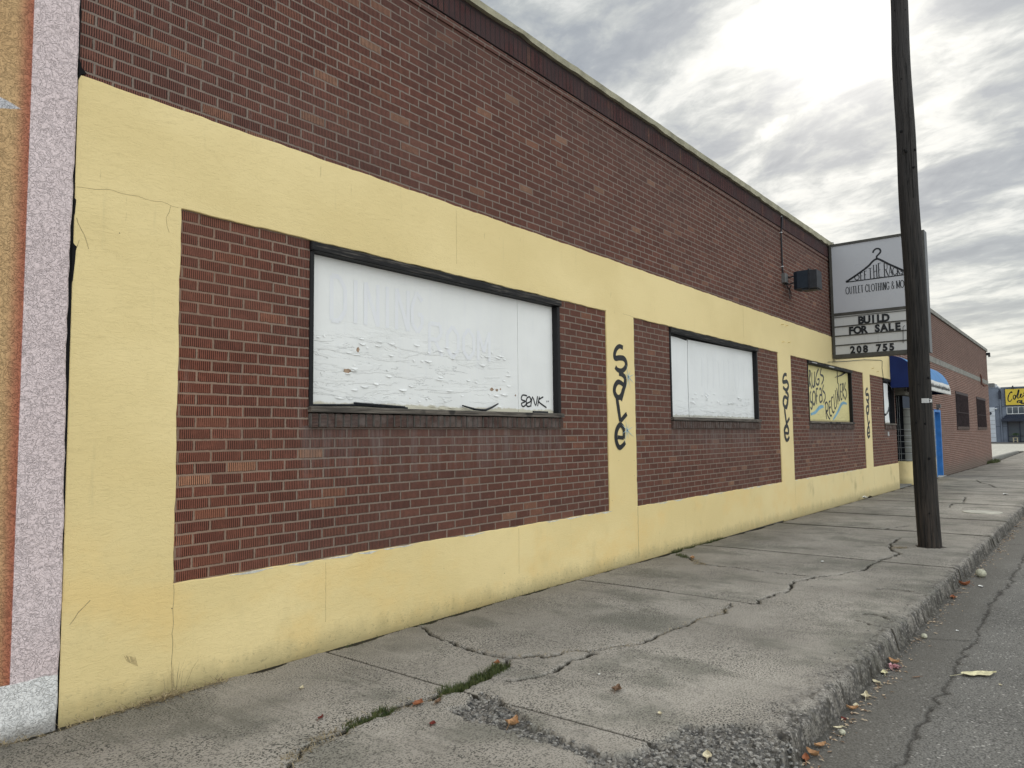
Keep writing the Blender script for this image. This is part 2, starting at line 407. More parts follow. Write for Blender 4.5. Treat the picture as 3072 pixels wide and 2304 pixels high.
mat('streaked_paint', lambda g: g.mix(g.noise(g.v('MULTIPLY', g.pos(), (20.0, 1, 2.0)), 1.5, 3.0), (.76, .775, .795), (.83, .845, .85)), rough=.55)
simple('lettering_black', (.014, .016, .020), .5, 30, .45)
mat('lettering_brushed', lambda g: g.mix(g.ss(g.noise(g.v('MULTIPLY', g.pos(), (18.0, 1, 18.0)), 1.3, 5.0, .7), .55, .75), (.012, .014, .018), (.075, .075, .06)), rough=.45)
simple('plaster_hairline', (.38, .30, .16), .3, 14, .8)
simple('lettering_grey', (.065, .07, .075), .35, 14, .6)
simple('paint_blue_swoosh', (.19, .38, .52), .2, 6, .6)
simple('paint_pale_blue', (.42, .55, .60), .1, 6, .6)
simple('black_void', (.004, .004, .005), .2, 6, .9)
simple('bare_ply', (.34, .24, .17), .3, 30, .8)
simple('white_primer', (.66, .65, .60), .2, 25, .8, .004)
simple('sign_metal', (.060, .058, .052), .2, 5, .45)
simple('sign_end_metal', (.085, .09, .10), .15, 3, .4)
simple('sign_white', (.43, .44, .475), .02, 1.2, .35)
def m_letterboard(g):
    P = g.pos(); n = g.noise(g.v('MULTIPLY', P, (1, 6.0, .8)), 2.0, 5.0, .65)
    return g.mix(g.ss(n, .55, .8)*.5, (.50, .505, .51), (.27, .27, .26))
mat('letter_panel', m_letterboard, rough=.35)
simple('blue_canvas_shaded', (.006, .018, .105), .12, 3, .75)  # awning ends: same blue fabric, with their shade painted into the colour
simple('blue_canvas_lit', (.085, .225, .46), .12, 4, .7, .002)  # awning front: same fabric, with the skylight on it painted into the colour
simple('white_canvas', (.62, .62, .60), .08, 6, .7)
simple('dark_metal', (.018, .020, .026), .25, 9, .45)
simple('flood_metal', (.020, .030, .045), .15, 5, .5)
simple('grey_metal', (.13, .13, .13), .2, 9, .5)
simple('bright_metal', (.42, .42, .42), .15, 20, .4)
simple('steel_mesh', (.30, .32, .33), .15, 9, .45, metal=.4)
simple('rust_metal', (.12, .055, .04), .3, 20, .8)
mat('dark_glass', lambda g: (.012, .014, .018), rough=.08, spec=.5)
mat('shop_glass', lambda g: g.mix(g.noise(g.pos(), .6, 2.0), (.045, .06, .075), (.10, .12, .14)), rough=.06, spec=.6)
simple('blue_door_paint', (.045, .20, .52), .12, 5, .5)
simple('brown_bars', (.042, .028, .030), .3, 9, .6)
def m_blocks(g):
    P = g.pos(); X, Y, Z = g.xyz(P)
    q = (Z/.20).fract(); e = q.min(1.0-q)
    return g.mix(g.ss(e, .02, .06), (.05, .05, .048), g.mix(g.noise(P, 6.0, 4.0), (.13, .135, .125), (.21, .215, .20)))
mat('grey_blocks', m_blocks, rough=.7)
simple('entry_dark', (.045, .03, .03), .3, 3, .9)
simple('entry_lintel', (.28, .27, .24), .2, 6, .8)
simple('steel_blue_wall', (.150, .175, .225), .10, 1.2, .8)
simple('garage_white', (.52, .56, .62), .06, 2, .6)
simple('trim_white', (.66, .68, .70), .05, 4, .5)
simple('sign_yellow', (.62, .47, .055), .08, 1.0, .5)
simple('navy_metal', (.020, .026, .045), .15, 3, .5)
simple('pale_wood', (.42, .37, .25), .2, 8, .8)
simple('leaf_green', (.05, .085, .03), .4, 20, .7)
simple('roofing', (.13, .125, .12), .2, 2, .9)
def m_grass(name, a, b):
    return mat(name, lambda g: g.mix(g.white(g.v('SCALE', g.v('FLOOR', g.v('SCALE', g.pos(), 60.0)), 1.0)), a, b), rough=.7)
m_grass('grass_green', (.035, .058, .016), (.115, .130, .045)); m_grass('straw', (.13, .10, .055), (.42, .34, .21))
m_grass('weed', (.05, .07, .025), (.10, .11, .045))
m_grass('gravel_mix', (.055, .055, .055), (.36, .34, .31)); m_grass('litter_mix', (.16, .085, .045), (.62, .50, .36))
for nm, c in dict(leaf_yellow=(.66, .61, .38), leaf_orange=(.30, .11, .05), leaf_tan=(.42, .24, .12), leaf_brown=(.17, .10, .06), leaf_red=(.14, .022, .016), leaf_cream=(.62, .55, .38), petal_white=(.74, .74, .72), wrap_pink=(.62, .36, .38), pebble=(.44, .43, .33), leaf_black=(.03, .022, .018)).items():
    simple(nm, c, .3, 60, .65)

# ------------------------------------------------------------------ mesh builder
class MB:
    def __init__(s): s.v = []; s.f = []; s.sm = False
    def add(s, vs, fs):
        o = len(s.v); s.v += [tuple(q) for q in vs]; s.f += [tuple(i+o for i in f) for f in fs]; return s
    def box(s, x0, x1, y0, y1, z0, z1):
        return s.add([(x0, y0, z0), (x1, y0, z0), (x1, y1, z0), (x0, y1, z0), (x0, y0, z1), (x1, y0, z1), (x1, y1, z1), (x0, y1, z1)],
              [(0, 3, 2, 1), (4, 5, 6, 7), (0, 1, 5, 4), (1, 2, 6, 5), (2, 3, 7, 6), (3, 0, 4, 7)])
    def bbox(s, x0, x1, y0, y1, z0, z1, b=.006):
        """box with chamfered front (-y) and -x vertical edges"""
        pts = [(x0+b, y0), (x1-b, y0), (x1, y0+b), (x1, y1), (x0, y1), (x0, y0+b)]
        lo = [(p[0], p[1], z0) for p in pts]; hi = [(p[0], p[1], z1-b) for p in pts]
        cx, cy = (x0+x1)/2, (y0+y1)/2
        ins = [(min(max(p[0], x0+b*2), x1-b*2), min(max(p[1], y0+b*2), y1-b*.5), z1) for p in pts]
        n = 6; vs = lo+hi+ins; fs = [tuple(reversed(range(n))), tuple(range(2*n, 3*n))]
        for i in range(n):
            j = (i+1) % n; fs += [(i, j, n+j, n+i), (n+i, n+j, 2*n+j, 2*n+i)]
        return s.add(vs, fs)
    def tube(s, pts, r, n=8, cap=True):
        pts = [Vector(p) for p in pts]; rs = r if isinstance(r, (list, tuple)) else [r]*len(pts)
        vs = []; fs = []
        for i, p in enumerate(pts):
            t = (pts[min(i+1, len(pts)-1)]-pts[max(i-1, 0)]).normalized()
            a = t.cross(Vector((0, 0, 1)) if abs(t.z) < .9 else Vector((1, 0, 0))).normalized(); b = t.cross(a)
            for k in range(n):
                an = 2*math.pi*k/n; vs.append(p+(a*math.cos(an)+b*math.sin(an))*rs[i])
        for i in range(len(pts)-1):
            for k in range(n):
                k2 = (k+1) % n; fs.append((i*n+k, i*n+k2, (i+1)*n+k2, (i+1)*n+k))
        if cap: fs += [tuple(range(n)), tuple(reversed(range((len(pts)-1)*n, len(pts)*n)))]
        return s.add(vs, fs)
    def prism(s, pts, a, b, ax='y'):
        """extrude closed polygon between a and b along ax; pts are the two other coordinates"""
        def mk(p, t): return {'y': (p[0], t, p[1]), 'x': (t, p[0], p[1]), 'z': (p[0], p[1], t)}[ax]
        n = len(pts); vs = [mk(p, a) for p in pts]+[mk(p, b) for p in pts]
        fs = [tuple(range(n)), tuple(reversed(range(n, 2*n)))]+[(i, n+i, n+(i+1) % n, (i+1) % n) for i in range(n)]
        return s.add(vs, fs)
    def stroke(s, pts, w, y, th=.0015, ax='y', smooth=3, taper=None):
        """brush stroke lying on a wall plane; pts in the two plane coordinates"""
        P = [Vector((p[0], p[1])) for p in pts]
        if smooth and len(P) > 2:
            Q = []
            for i in range(len(P)-1):
                a, b, c, d2 = P[max(i-1, 0)], P[i], P[i+1], P[min(i+2, len(P)-1)]
                for k in range(smooth):
                    t = k/smooth
                    Q.append(.5*((2*b)+(-a+c)*t+(2*a-5*b+4*c-d2)*t*t+(-a+3*b-3*c+d2)*t**3))
            P = Q+[P[-1]]
        n = len(P); L = []; Rr = []
        for i in range(n):
            t = (P[min(i+1, n-1)]-P[max(i-1, 0)]); t = t.normalized() if t.length > 1e-9 else Vector((1, 0))
            nn = Vector((-t.y, t.x)); wi = w*(1 if taper is None else (taper+(1-taper)*math.sin(math.pi*min(max(i/(n-1), .08), .92))))
            L.append(P[i]+nn*wi/2); Rr.append(P[i]-nn*wi/2)
        def mk(p, dy): return (p[0], y-dy, p[1]) if ax == 'y' else (y-dy, p[0], p[1])
        vs = [mk(p, th) for p in L]+[mk(p, th) for p in Rr]; fs = []
        for i in range(n-1): fs.append((i, n+i, n+i+1, i+1))
        vs += [mk(p, 0) for p in L]+[mk(p, 0) for p in Rr]
        for i in range(n-1): fs += [(i, i+1, 2*n+i+1, 2*n+i), (n+i+1, n+i, 3*n+i, 3*n+i+1)]
        return s.add(vs, fs)
def props(o, label=None, cat=None, group=None, kind=None):
    for k, q in (('label', label), ('category', cat), ('group', group), ('kind', kind)):
        if q: o[k] = q
    return o
def wl(o):
    v = Vector((0, 0, 0))
    while o: v += o.location; o = o.parent
    return v
def thing(name, loc, label, cat, group=None):
    o = bpy.data.objects.new(name, None); COL.objects.link(o); o.location = loc; o.empty_display_size = .1
    return props(o, label, cat, group)
def obj(name, mb, m, parent=None, loc=None, smooth=False, label=None):
    me = bpy.data.meshes.new(name)
    off = wl(parent) if parent else Vector((0, 0, 0))
    if loc is not None: off = off+Vector(loc)
    me.from_pydata([(v[0]-off.x, v[1]-off.y, v[2]-off.z) for v in mb.v], [], mb.f); me.update()
    ms = m if isinstance(m, (list, tuple)) else [m]
    for q in ms: me.materials.append(MATS[q])
    if smooth: me.polygons.foreach_set('use_smooth', [True]*len(me.polygons))
    o = bpy.data.objects.new(name, me); COL.objects.link(o)
    if loc is not None: o.location = loc
    if parent: o.parent = parent
    if label: o['label'] = label
    return o
def objsplit(name, mb, m, parent=None, **k):
    """one object per connected piece of the builder"""
    par = list(range(len(mb.v)))
    def find(a):
        while par[a] != a: par[a] = par[par[a]]; a = par[a]
        return a
    for f in mb.f:
        for q in f[1:]: par[find(q)] = find(f[0])
    gr = {}
    for f in mb.f: gr.setdefault(find(f[0]), []).append(f)
    out = []
    for fs in gr.values():
        ids = sorted({i for f in fs for i in f}); mp = {i: n for n, i in enumerate(ids)}
        q = MB(); q.v = [mb.v[i] for i in ids]; q.f = [tuple(mp[i] for i in f) for f in fs]; out.append(obj(name, q, m, parent, **k))
    return out
def TW(P, k=1.0175): return [(p[0]*k, CAM_H+(p[1]-CAM_H)*k) for p in P]
def text_mesh(txt, size, place, bold=0.0, sx=1.0, align='CENTER', th=.004, shear=0.0):
    """default-font text turned into verts; place maps (u,v,depth) to world"""
    cu = bpy.data.curves.new('t', 'FONT'); cu.body = txt; cu.size = size; cu.offset = bold; cu.align_x = align; cu.extrude = th/2; cu.shear = shear
    cu.resolution_u = 3
    o = bpy.data.objects.new('t', cu); COL.objects.link(o)
    dg = bpy.context.evaluated_depsgraph_get(); me = bpy.data.meshes.new_from_object(o.evaluated_get(dg))
    mb = MB(); mb.add([place(v.co.x*sx, v.co.y, v.co.z) for v in me.vertices], [tuple(p.vertices) for p in me.polygons])
    bpy.data.objects.remove(o); bpy.data.meshes.remove(me); bpy.data.curves.remove(cu)
    return mb

# ------------------------------------------------------------------ ground: numpy height fields
def hash2(ix, iy, seed=0):
    h = (ix.astype(np.int64)*374761393+iy.astype(np.int64)*668265263+seed*1442695041) & 0xffffffff
    h = ((h ^ (h >> 13))*1274126177) & 0xffffffff
    return ((h ^ (h >> 16)) & 0xffff)/65535.0
def vnoise(x, y, s, seed=0):
    x = x*s; y = y*s; ix = np.floor(x); iy = np.floor(y); fx = x-ix; fy = y-iy
    fx = fx*fx*(3-2*fx); fy = fy*fy*(3-2*fy)
    a = hash2(ix, iy, seed); b = hash2(ix+1, iy, seed); c = hash2(ix, iy+1, seed); d = hash2(ix+1, iy+1, seed)
    return (a*(1-fx)+b*fx)*(1-fy)+(c*(1-fx)+d*fx)*fy
def fbm(x, y, s, n=4, seed=0):
    r = 0; a = .5; t = 0
    for i in range(n): r = r+a*vnoise(x, y, s*2**i, seed+i*17); t += a; a *= .55
    return r/t
def segdist(X, Y, pts, pad):
    D = np.full(X.shape, 9.0); T = np.zeros(X.shape); n = len(pts)-1
    for i in range(n):
        (x0, y0), (x1, y1) = pts[i], pts[i+1]
        m = (X > min(x0, x1)-pad) & (X < max(x0, x1)+pad) & (Y > min(y0, y1)-pad) & (Y < max(y0, y1)+pad)
        if not m.any(): continue
        dx, dy = x1-x0, y1-y0; L = dx*dx+dy*dy+1e-12
        t = np.clip(((X[m]-x0)*dx+(Y[m]-y0)*dy)/L, 0, 1)
        dd = np.hypot(X[m]-x0-t*dx, Y[m]-y0-t*dy); o = D[m]; T[m] = np.where(dd < o, (i+t)/n, T[m]); D[m] = np.minimum(o, dd)
    return D, T
def inpoly(X, Y, poly):
    r = np.zeros(X.shape, bool); n = len(poly)
    for i in range(n):
        (x0, y0), (x1, y1) = poly[i], poly[(i+1) % n]
        c = ((y0 > Y) != (y1 > Y)); 
        with np.errstate(divide='ignore', invalid='ignore'): xi = (x1-x0)*(Y-y0)/(y1-y0+1e-12)+x0
        r ^= c & (X < xi)
    return r
def zg(x):
    x = np.asarray(x, float)
    return np.where(x < 5, 0, np.where(x < 43, -.0035*(x-5), np.where(x < 70, -.133+.133*(x-43)/27, 0)))
CR = {
"ck_main1": ([(3.701, 3.344), (3.687, 3.247), (3.663, 3.123), (3.687, 3.024), (3.719, 2.952), (3.788, 2.909), (3.85, 2.869), (3.844, 2.799), (3.968, 2.774), (4.065, 2.746), (4.107, 2.662), (4.183, 2.618), (4.302, 2.571), (4.361, 2.514), (4.463, 2.472), (4.57, 2.475), (4.695, 2.458), (4.894, 2.455), (5.02, 2.423), (5.146, 2.425), (5.327, 2.421), (5.451, 2.378), (5.59, 2.35), (5.707, 2.393), (5.898, 2.415)], .014),
"ck_left": ([(3.865, 4.039), (3.883, 3.945), (3.814, 3.814), (3.765, 3.694), (3.729, 3.613), (3.736, 3.528), (3.699, 3.406), (3.674, 3.276), (3.665, 3.175), (3.676, 3.094), (3.682, 2.999), (3.736, 2.926), (3.807, 2.873)], .013),
"ck_grass": ([(.9, 2.45), (1.3, 2.6), (1.917, 2.748), (1.964, 2.799), (2.024, 2.84), (2.089, 2.859), (2.167, 2.885), (2.228, 2.895), (2.27, 2.886), (2.331, 2.9), (2.424, 2.924), (2.516, 2.933), (2.603, 2.897), (2.698, 2.91), (2.784, 2.91), (2.859, 2.869), (2.972, 2.872), (3.103, 2.859), (3.255, 2.858), (3.408, 2.869), (3.513, 2.881), (3.585, 2.902), (3.659, 2.966)], .026),
"ck_sub": ([(3.341, 2.733), (3.407, 2.662), (3.461, 2.643), (3.554, 2.607), (3.633, 2.594), (3.706, 2.61), (3.822, 2.611), (3.897, 2.634), (3.974, 2.613), (4.091, 2.606)], .016),
"ck_b": ([(6.008, 2.299), (6.034, 2.263), (6.175, 2.295), (6.323, 2.287), (6.537, 2.278), (6.647, 2.21), (6.787, 2.234), (6.947, 2.286), (7.134, 2.313), (7.31, 2.267), (7.516, 2.238), (7.613, 2.153), (7.744, 2.076), (7.98, 2.023), (8.117, 1.943), (8.491, 1.959), (8.778, 1.939), (9.01, 1.952), (9.193, 1.904), (9.578, 1.876)], .020),
"ck_c": ([(8.971, 1.941), (9.218, 1.896), (9.514, 1.857), (9.712, 1.983), (9.911, 2.057), (10.401, 2.12), (10.916, 2.134)], .020),
"ck_d": ([(5.936, 1.47), (5.898, 1.404), (5.86, 1.339), (5.847, 1.241), (5.771, 1.18), (5.788, 1.10)], .012),
"ck_e": ([(11.862, 2.519), (12.097, 2.456), (12.452, 2.313)], .025),
"ck_f": ([(15.986, 2.269), (16.841, 2.334), (16.991, 2.176), (18.021, 2.266), (18.919, 2.356), (19.151, 2.246)], .015),
"ck_g": ([(25.787, 2.922), (24.492, 2.654), (23.842, 2.393), (22.542, 2.131)], .02),
"j3c": ([(7.961, 3.92), (7.944, 3.792), (7.694, 3.573), (7.554, 3.371), (7.544, 3.191), (7.561, 3.041), (7.499, 2.826), (7.503, 2.704), (7.508, 2.525), (7.526, 2.332)], .018),
"slot": ([(6.189, 1.486), (6.217, 1.415), (6.129, 1.313)], .02), "slot2": ([(7.244, 1.612), (7.333, 1.532), (7.31, 1.43), (7.308, 1.345)], .02), "slot3": ([(6.158, 1.48), (6.195, 1.429), (6.172, 1.332)], .014),
}
JO = [(3.07, 4.05, 1.55, .007), (6.04, 4.05, 3.05, .011), (6.02, 3.05, 2.3, .007), (8.84, 4.05, 1.13, .012), (11.82, 4.1, 1.13, .018), (13.95, 4.1, 1.13, .022), (17.0, 4.1, 1.13, .02), (19.78, 4.1, 1.13, .04), (22.6, 4.1, 1.13, .02), (25.3, 4.1, 1.13, .06), (28.3, 4.1, 1.13, .04), (31.2, 4.1, 1.13, .06), (34.1, 4.1, 1.13, .05), (37.1, 4.1, 1.13, .07), (40, 4.1, 1.13, .05), (.15, 4.05, 1.13, .01)]
GRAVEL = [(2.937, 2.662), (3.083, 2.723), (3.11, 2.593), (3.01, 2.352), (2.898, 2.192), (2.906, 2.085), (2.867, 1.976), (2.867, 1.866), (2.838, 1.779), (2.876, 1.698), (2.969, 1.666), (3.046, 1.672), (3.124, 1.634), (3.245, 1.609), (3.338, 1.629), (3.372, 1.608), (3.386, 1.54), (3.496, 1.442), (3.521, 1.312), (3.557, 1.24), (3.527, 1.05), (2.3, 1.0), (2.35, 1.45), (2.55, 1.74), (2.685, 1.731), (2.749, 1.778), (2.776, 1.902), (2.786, 2.04), (2.773, 2.169), (2.805, 2.34), (2.771, 2.512), (2.815, 2.668)]
def walk_field(X, Y):
    w1 = fbm(X, Y, 3, 3, 5); jx = (fbm(X, Y, 16, 4, 11)-.5)*.075; jy = (fbm(X, Y, 16, 4, 23)-.5)*.075
    Z = zg(X)+(fbm(X, Y, .7, 3, 1)-.5)*.02*np.clip((Y-1.2)*2, 0, 1)*np.clip((4.1-Y)*2, 0, 1)+(fbm(X, Y, 30, 3, 3)-.5)*.0022
    dirt = np.zeros(X.shape); rough = np.zeros(X.shape)
    # slabs on each side of the main crack have settled a little
    for k, (pts, w) in CR.items():
        D, T = segdist(X+jx, Y+jy, pts, w*3+.05)
        ww = w*(.15+1.5*fbm(X, Y, 9, 3, 31))*(1+.25*np.maximum(0, X-6)/6)
        if k == 'ck_grass': ww = ww*(.55+1.1*np.exp(-((X-2.5)/.14)**2)+1.3*np.exp(-((X-3.15)/.24)**2))
        m = np.clip(1.25-(D-ww*.4)/(ww*.3+.005), 0, 1); Z -= .026*m; dirt = np.maximum(dirt, m)
        halo = np.clip(1-D/(w*4), 0, 1); dirt = np.maximum(dirt, halo*.22*w1)
    for (x0, ya, yb, w) in JO:
        D = np.abs(X+jx*.06-x0); w2 = min((w*1.2+.002)*(1+max(0, x0-3)*.30), .085); m = np.clip(1-(D-w2*.4)/(w2*.4+.003), 0, 1)*((Y < ya) & (Y > yb))*(.75+.25*(fbm(X, Y, 5, 2, 41) > .42))
        Z -= .010*m; dirt = np.maximum(dirt, m*.9)
    # seam along the building
    dw = np.clip((Y-(3.995+(fbm(X, Y, 5, 4, 51)-.5)*.13))/.018, 0, 1); Z -= .045*dw; dirt = np.maximum(dirt, dw*(.72+.4*(fbm(X, Y, 9, 3, 53)-.3)))
    # broken out area with loose gravel
    near = (X < 4.2)
    inp = np.zeros(X.shape); a = inpoly(X+jx, Y+jy, GRAVEL); inp[a] = 1
    Z -= .022*inp*(.6+.8*fbm(X, Y, 18, 3, 61)); rough = np.maximum(rough, inp)
    # worn kerb edge
    wid = .015+.075*fbm(X, Y*0, 1.7, 4, 71)+.20*np.exp(-((X-2.9)/.9)**2)
    t = np.clip((1.185+wid-Y)/wid, 0, 1)
    bite = (fbm(X, Y, 9, 4, 81)-.5)
    Z -= (.018*t**1.6+.018*t*np.clip(bite*3+.3, 0, 1))
    rough = np.maximum(rough, np.clip(t*1.7-.25+bite*1.2, 0, 1)); wr = .16+.16*np.exp(-((X-3.5)/2.5)**2); tr = np.clip((1.185+wr-Y)/wr, 0, 1); rough = np.maximum(rough, np.clip(tr*.9-.15+bite*1.3, 0, .85)); pit = np.clip((fbm(X, Y, 26, 2, 131)-.60)*9, 0, 1)*tr; Z -= .007*pit; dirt = np.maximum(dirt, pit*.55)
    rr = rough*np.clip((10-X)/6, .25, 1)
    Z += (fbm(X, Y, 55, 3, 91)-.5)*.016*rr+(fbm(X, Y, 16, 3, 95)-.5)*.022*rr
    face = np.clip((1.200+bite*.05-Y)/.036, 0, 1); Z -= .110*face*face*(3-2*face); Z -= .07*np.clip((1.15-Y)/.03, 0, 1)
    dirt = np.maximum(dirt, np.clip(face*1.3-.1, 0, 1)*(.10+.65*fbm(X, Y, 14, 3, 97)))
    dirt = np.maximum(dirt, t*np.clip(.9-1.6*fbm(X, Y, 24, 3, 99), 0, 1)*1.2)
    return Z, dirt, rough
def grid_obj(name, xs, ys, field, m, kind='structure'):
    X, Y = np.meshgrid(xs, ys, indexing='ij'); Z, dirt, rough = field(X, Y)
    nx, ny = X.shape; co = np.stack([X, Y, Z], -1).reshape(-1, 3).astype(np.float32)
    idx = np.arange(nx*ny).reshape(nx, ny)
    q = np.stack([idx[:-1, :-1], idx[1:, :-1], idx[1:, 1:], idx[:-1, 1:]], -1).reshape(-1, 4).astype(np.int32)
    me = bpy.data.meshes.new(name); me.vertices.add(len(co)); me.vertices.foreach_set('co', co.ravel())
    me.loops.add(q.size); me.loops.foreach_set('vertex_index', q.ravel()); me.polygons.add(len(q))
    me.polygons.foreach_set('loop_start', np.arange(0, q.size, 4, dtype=np.int32))
    try: me.polygons.foreach_set('loop_total', np.full(len(q), 4, dtype=np.int32))
    except Exception: pass
    me.update(calc_edges=True); me.polygons.foreach_set('use_smooth', np.ones(len(q), bool))
    for an, A in (('dirt', dirt), ('rough', rough)):
        at = me.attributes.new(an, 'FLOAT', 'POINT'); at.data.foreach_set('value', A.ravel().astype(np.float32))
    me.materials.append(MATS[m]); o = bpy.data.objects.new(name, me); COL.objects.link(o); o['kind'] = kind
    return o
def spaced(*segs):
    out = []
    for a, b, st in segs: out += list(np.arange(a, b-1e-9, st))
    out.append(segs[-1][1]); return np.array(out)
xs = spaced((-12, .6, .12), (.6, 5, .009), (5, 9, .015), (9, 16, .03), (16, 43.3, .09), (43.3, 66, .5))
xs = np.array(sorted(set(np.round(np.concatenate([xs]+[j[0]+np.array([-.06, -.04, -.028, -.02, -.014, -.009, -.005, 0, .005, .009, .014, .02, .028, .04, .06]) for j in JO]), 4))))
o = grid_obj('sidewalk', xs, spaced((1.5, 4.2, .011)), walk_field, 'sidewalk_concrete')
o = grid_obj('kerb', xs, spaced((1.05, 1.5, .0075)), walk_field, 'sidewalk_concrete')
RD = [([(2.5, .79), (3.916, 0.787), (4.041, 0.794), (4.221, 0.81), (4.464, 0.79), (4.669, 0.794), (4.888, 0.804), (5.103, 0.78), (5.307, 0.789), (5.5, 0.795), (5.804, 0.8), (5.987, 0.823), (6.227, 0.787), (6.574, 0.788), (6.995, 0.801), (7.575, 0.818), (8.082, 0.821), (8.613, 0.792), (9.125, 0.773), (9.389, 0.782), (12.2, .80)], .018),
      ([(6.232, 1.092), (6.276, 1.005), (6.292, 0.93), (6.335, 0.844), (6.34, 0.785)], .008), ([(12.051, 1.119), (12.242, 0.872), (12.4, .3)], .014)]
def road_field(X, Y):
    Z = zg(X)-.130+(fbm(X, Y, 1.5, 3, 101)-.5)*.012+(fbm(X, Y, 40, 2, 103)-.5)*.004-.006*np.clip((Y-.8)*20, 0, 1)
    dirt = np.zeros(X.shape); jx = (fbm(X, Y, 10, 4, 107)-.5)*.09; jy = (fbm(X, Y, 9, 4, 127)-.5)*.09
    for pts, w in RD:
        D, T = segdist(X+jx, Y+jy, pts, .15); ww = w*(.0+1.3*fbm(X, Y, 7, 3, 109))
        m = np.clip(1-(D-ww*.4)/(ww*.5+.004), 0, 1); Z -= .010*m; dirt = np.maximum(dirt, m*.8)
        dirt = np.maximum(dirt, .16*np.clip(1-D/.04, 0, 1))
    d2 = np.clip((Y-(1.09+(fbm(X, Y, 6, 3, 113)-.5)*.12))/.07, 0, 1); dirt = np.maximum(dirt, d2*.40)
    return Z, dirt, np.zeros(X.shape)
grid_obj('road', spaced((-12, 2.5, .1), (2.5, 8, .013), (8, 16, .035), (16, 66, .3)), spaced((-8, -.6, .2), (-.6, 1.3, .013)), road_field, 'asphalt')
mb = MB(); mb.add([(-60, -60, -.40), (600, -300, -.40), (600, 300, -.40), (-60, 60, -.40)], [(0, 1, 2, 3)]); props(obj('ground', mb, 'grey_concrete'), kind='structure')
mb = MB(); mb.box(-12, 66, -11.2, -8.0, -.3, -.05); props(obj('far_sidewalk', mb, 'grey_concrete'), kind='structure')
# beyond the corner: concrete lot, kerb, side street
mb = MB(); mb.add([(43.25, 4.55, -.055), (62, 4.55, -.02), (62, 40, -.02), (43.25, 40, -.055)], [(0, 1, 2, 3)]); props(obj('pavement', mb, 'pale_concrete'), kind='structure')
mb = MB(); mb.box(43.3, 61.8, 4.36, 4.55, -.3, -.015); mb.box(61.8, 70, 4.40, 4.62, -.3, -.09); mb.add([(61.8, 4.36, -.015), (62.3, 4.0, -.05), (62.3, 4.2, -.05), (61.8, 4.55, -.015)], [(0, 1, 2, 3)])
props(obj('lot_kerb', mb, 'grey_concrete'), kind='structure')
mb = MB(); mb.add([(62, -40, -.062), (95, -40, -.03), (95, 40, -.03), (62, 40, -.062)], [(0, 1, 2, 3)]); props(obj('road', mb, 'pale_concrete'), kind='structure')
mb = MB(); 
for xx, ww in ((76.4, .25), (62.0, .12), (69, .1), (88, .12)): mb.add([(xx, -40, -.02), (xx+ww, -40, -.02), (xx+ww, 40, -.02), (xx, 40, -.02)], [(0, 1, 2, 3)])
mb2 = MB(); mb2.add([(95, -40, -.024), (106, -40, -.01), (106, 40, -.01), (95, 40, -.024)], [(0, 1, 2, 3)])
props(obj('road', mb, 'dark_metal'), kind='structure'); props(obj('road', mb2, 'asphalt'), kind='structure')
mb = MB(); mb.add([(66, -8, -.14), (66, 4.3, -.14), (60, 4.3, -.14), (60, -8, -.14)], [(0, 3, 2, 1)])
props(obj('pavement', mb, 'pale_concrete'), kind='structure')

# ------------------------------------------------------------------ main building
YF = 4.1425; YB = 4.158
X0, X1 = 1.545, 21.5
bld = thing('brick_building', (11.5, 4.3, 0), 'long low brick building with yellow painted plaster bands and four boarded-up windows', 'building')
ZP0, ZP1, ZT = .572, 2.738, 3.33
WIN = [(3.03, 6.01), (8.42, 11.46), (14.03, 17.14), (20.13, 21.37)]
PIERS = [(X0, 2.12), (6.89, 7.495), (12.41, 13.05), (18.12, 18.75)]
PAN = [(2.12, 6.89), (7.495, 12.41), (13.05, 18.12), (18.75, 21.497)]
mb = MB()
mb.box(X0, 21.497, YB, 4.5, 3.30, 4.955)
for (a, b), (wa, wb) in zip(PAN, WIN):
    mb.box(a, wa, YB, 4.42, .55, 2.76); mb.box(wb, b, YB, 4.42, .55, 2.76); mb.box(wa, wb, YB, 4.42, .55, 1.50)
# slightly projecting stretcher courses under the soldiers
mb.box(X0, 21.497, YB-.012, YB, 4.885, 4.946)
obj('wall', mb, 'brick_main', bld)
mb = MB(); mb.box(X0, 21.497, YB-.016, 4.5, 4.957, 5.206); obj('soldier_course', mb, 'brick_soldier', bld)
mb = MB(); n = 150
jit = [R_.uniform(-.006, .006) for _ in range(n+1)]
vs = []
for i in range(n+1):
    xx = X0+(21.52-X0)*i/n; zt = 5.25+.0042*(xx-1.5); zb = 5.192+jit[i]
    if R_.random() < .12: zb += .02
    vs += [(xx, YB-.055+jit[-i]*.7, zb), (xx, YB-.055+jit[-i]*.7, zt-.012+jit[i]*.3), (xx, YB-.040, zt+jit[i]*.3), (xx, 4.60, zt), (xx, 4.60, 5.20)]
fs = []
for i in range(n):
    for k in range(5): fs.append((i*5+k, (i+1)*5+k, (i+1)*5+(k+1) % 5, i*5+(k+1) % 5))
fs += [(0, 1, 2, 3, 4), tuple(reversed([n*5+k for k in range(5)]))]
mb.add(vs, fs); obj('coping', mb, 'coping_concrete', bld)
mb = MB(); mb.box(X0, 43, 4.60, 22, 4.9, 5.0); obj('roof', mb, 'roofing', bld)
mb = MB(); mb.box(X0, 21.49, 4.5, 4.6, 0, 5.2); mb.box(X0, X0+.2, 4.6, 22, 0, 5.2); obj('backing_wall', mb, 'entry_dark', bld)
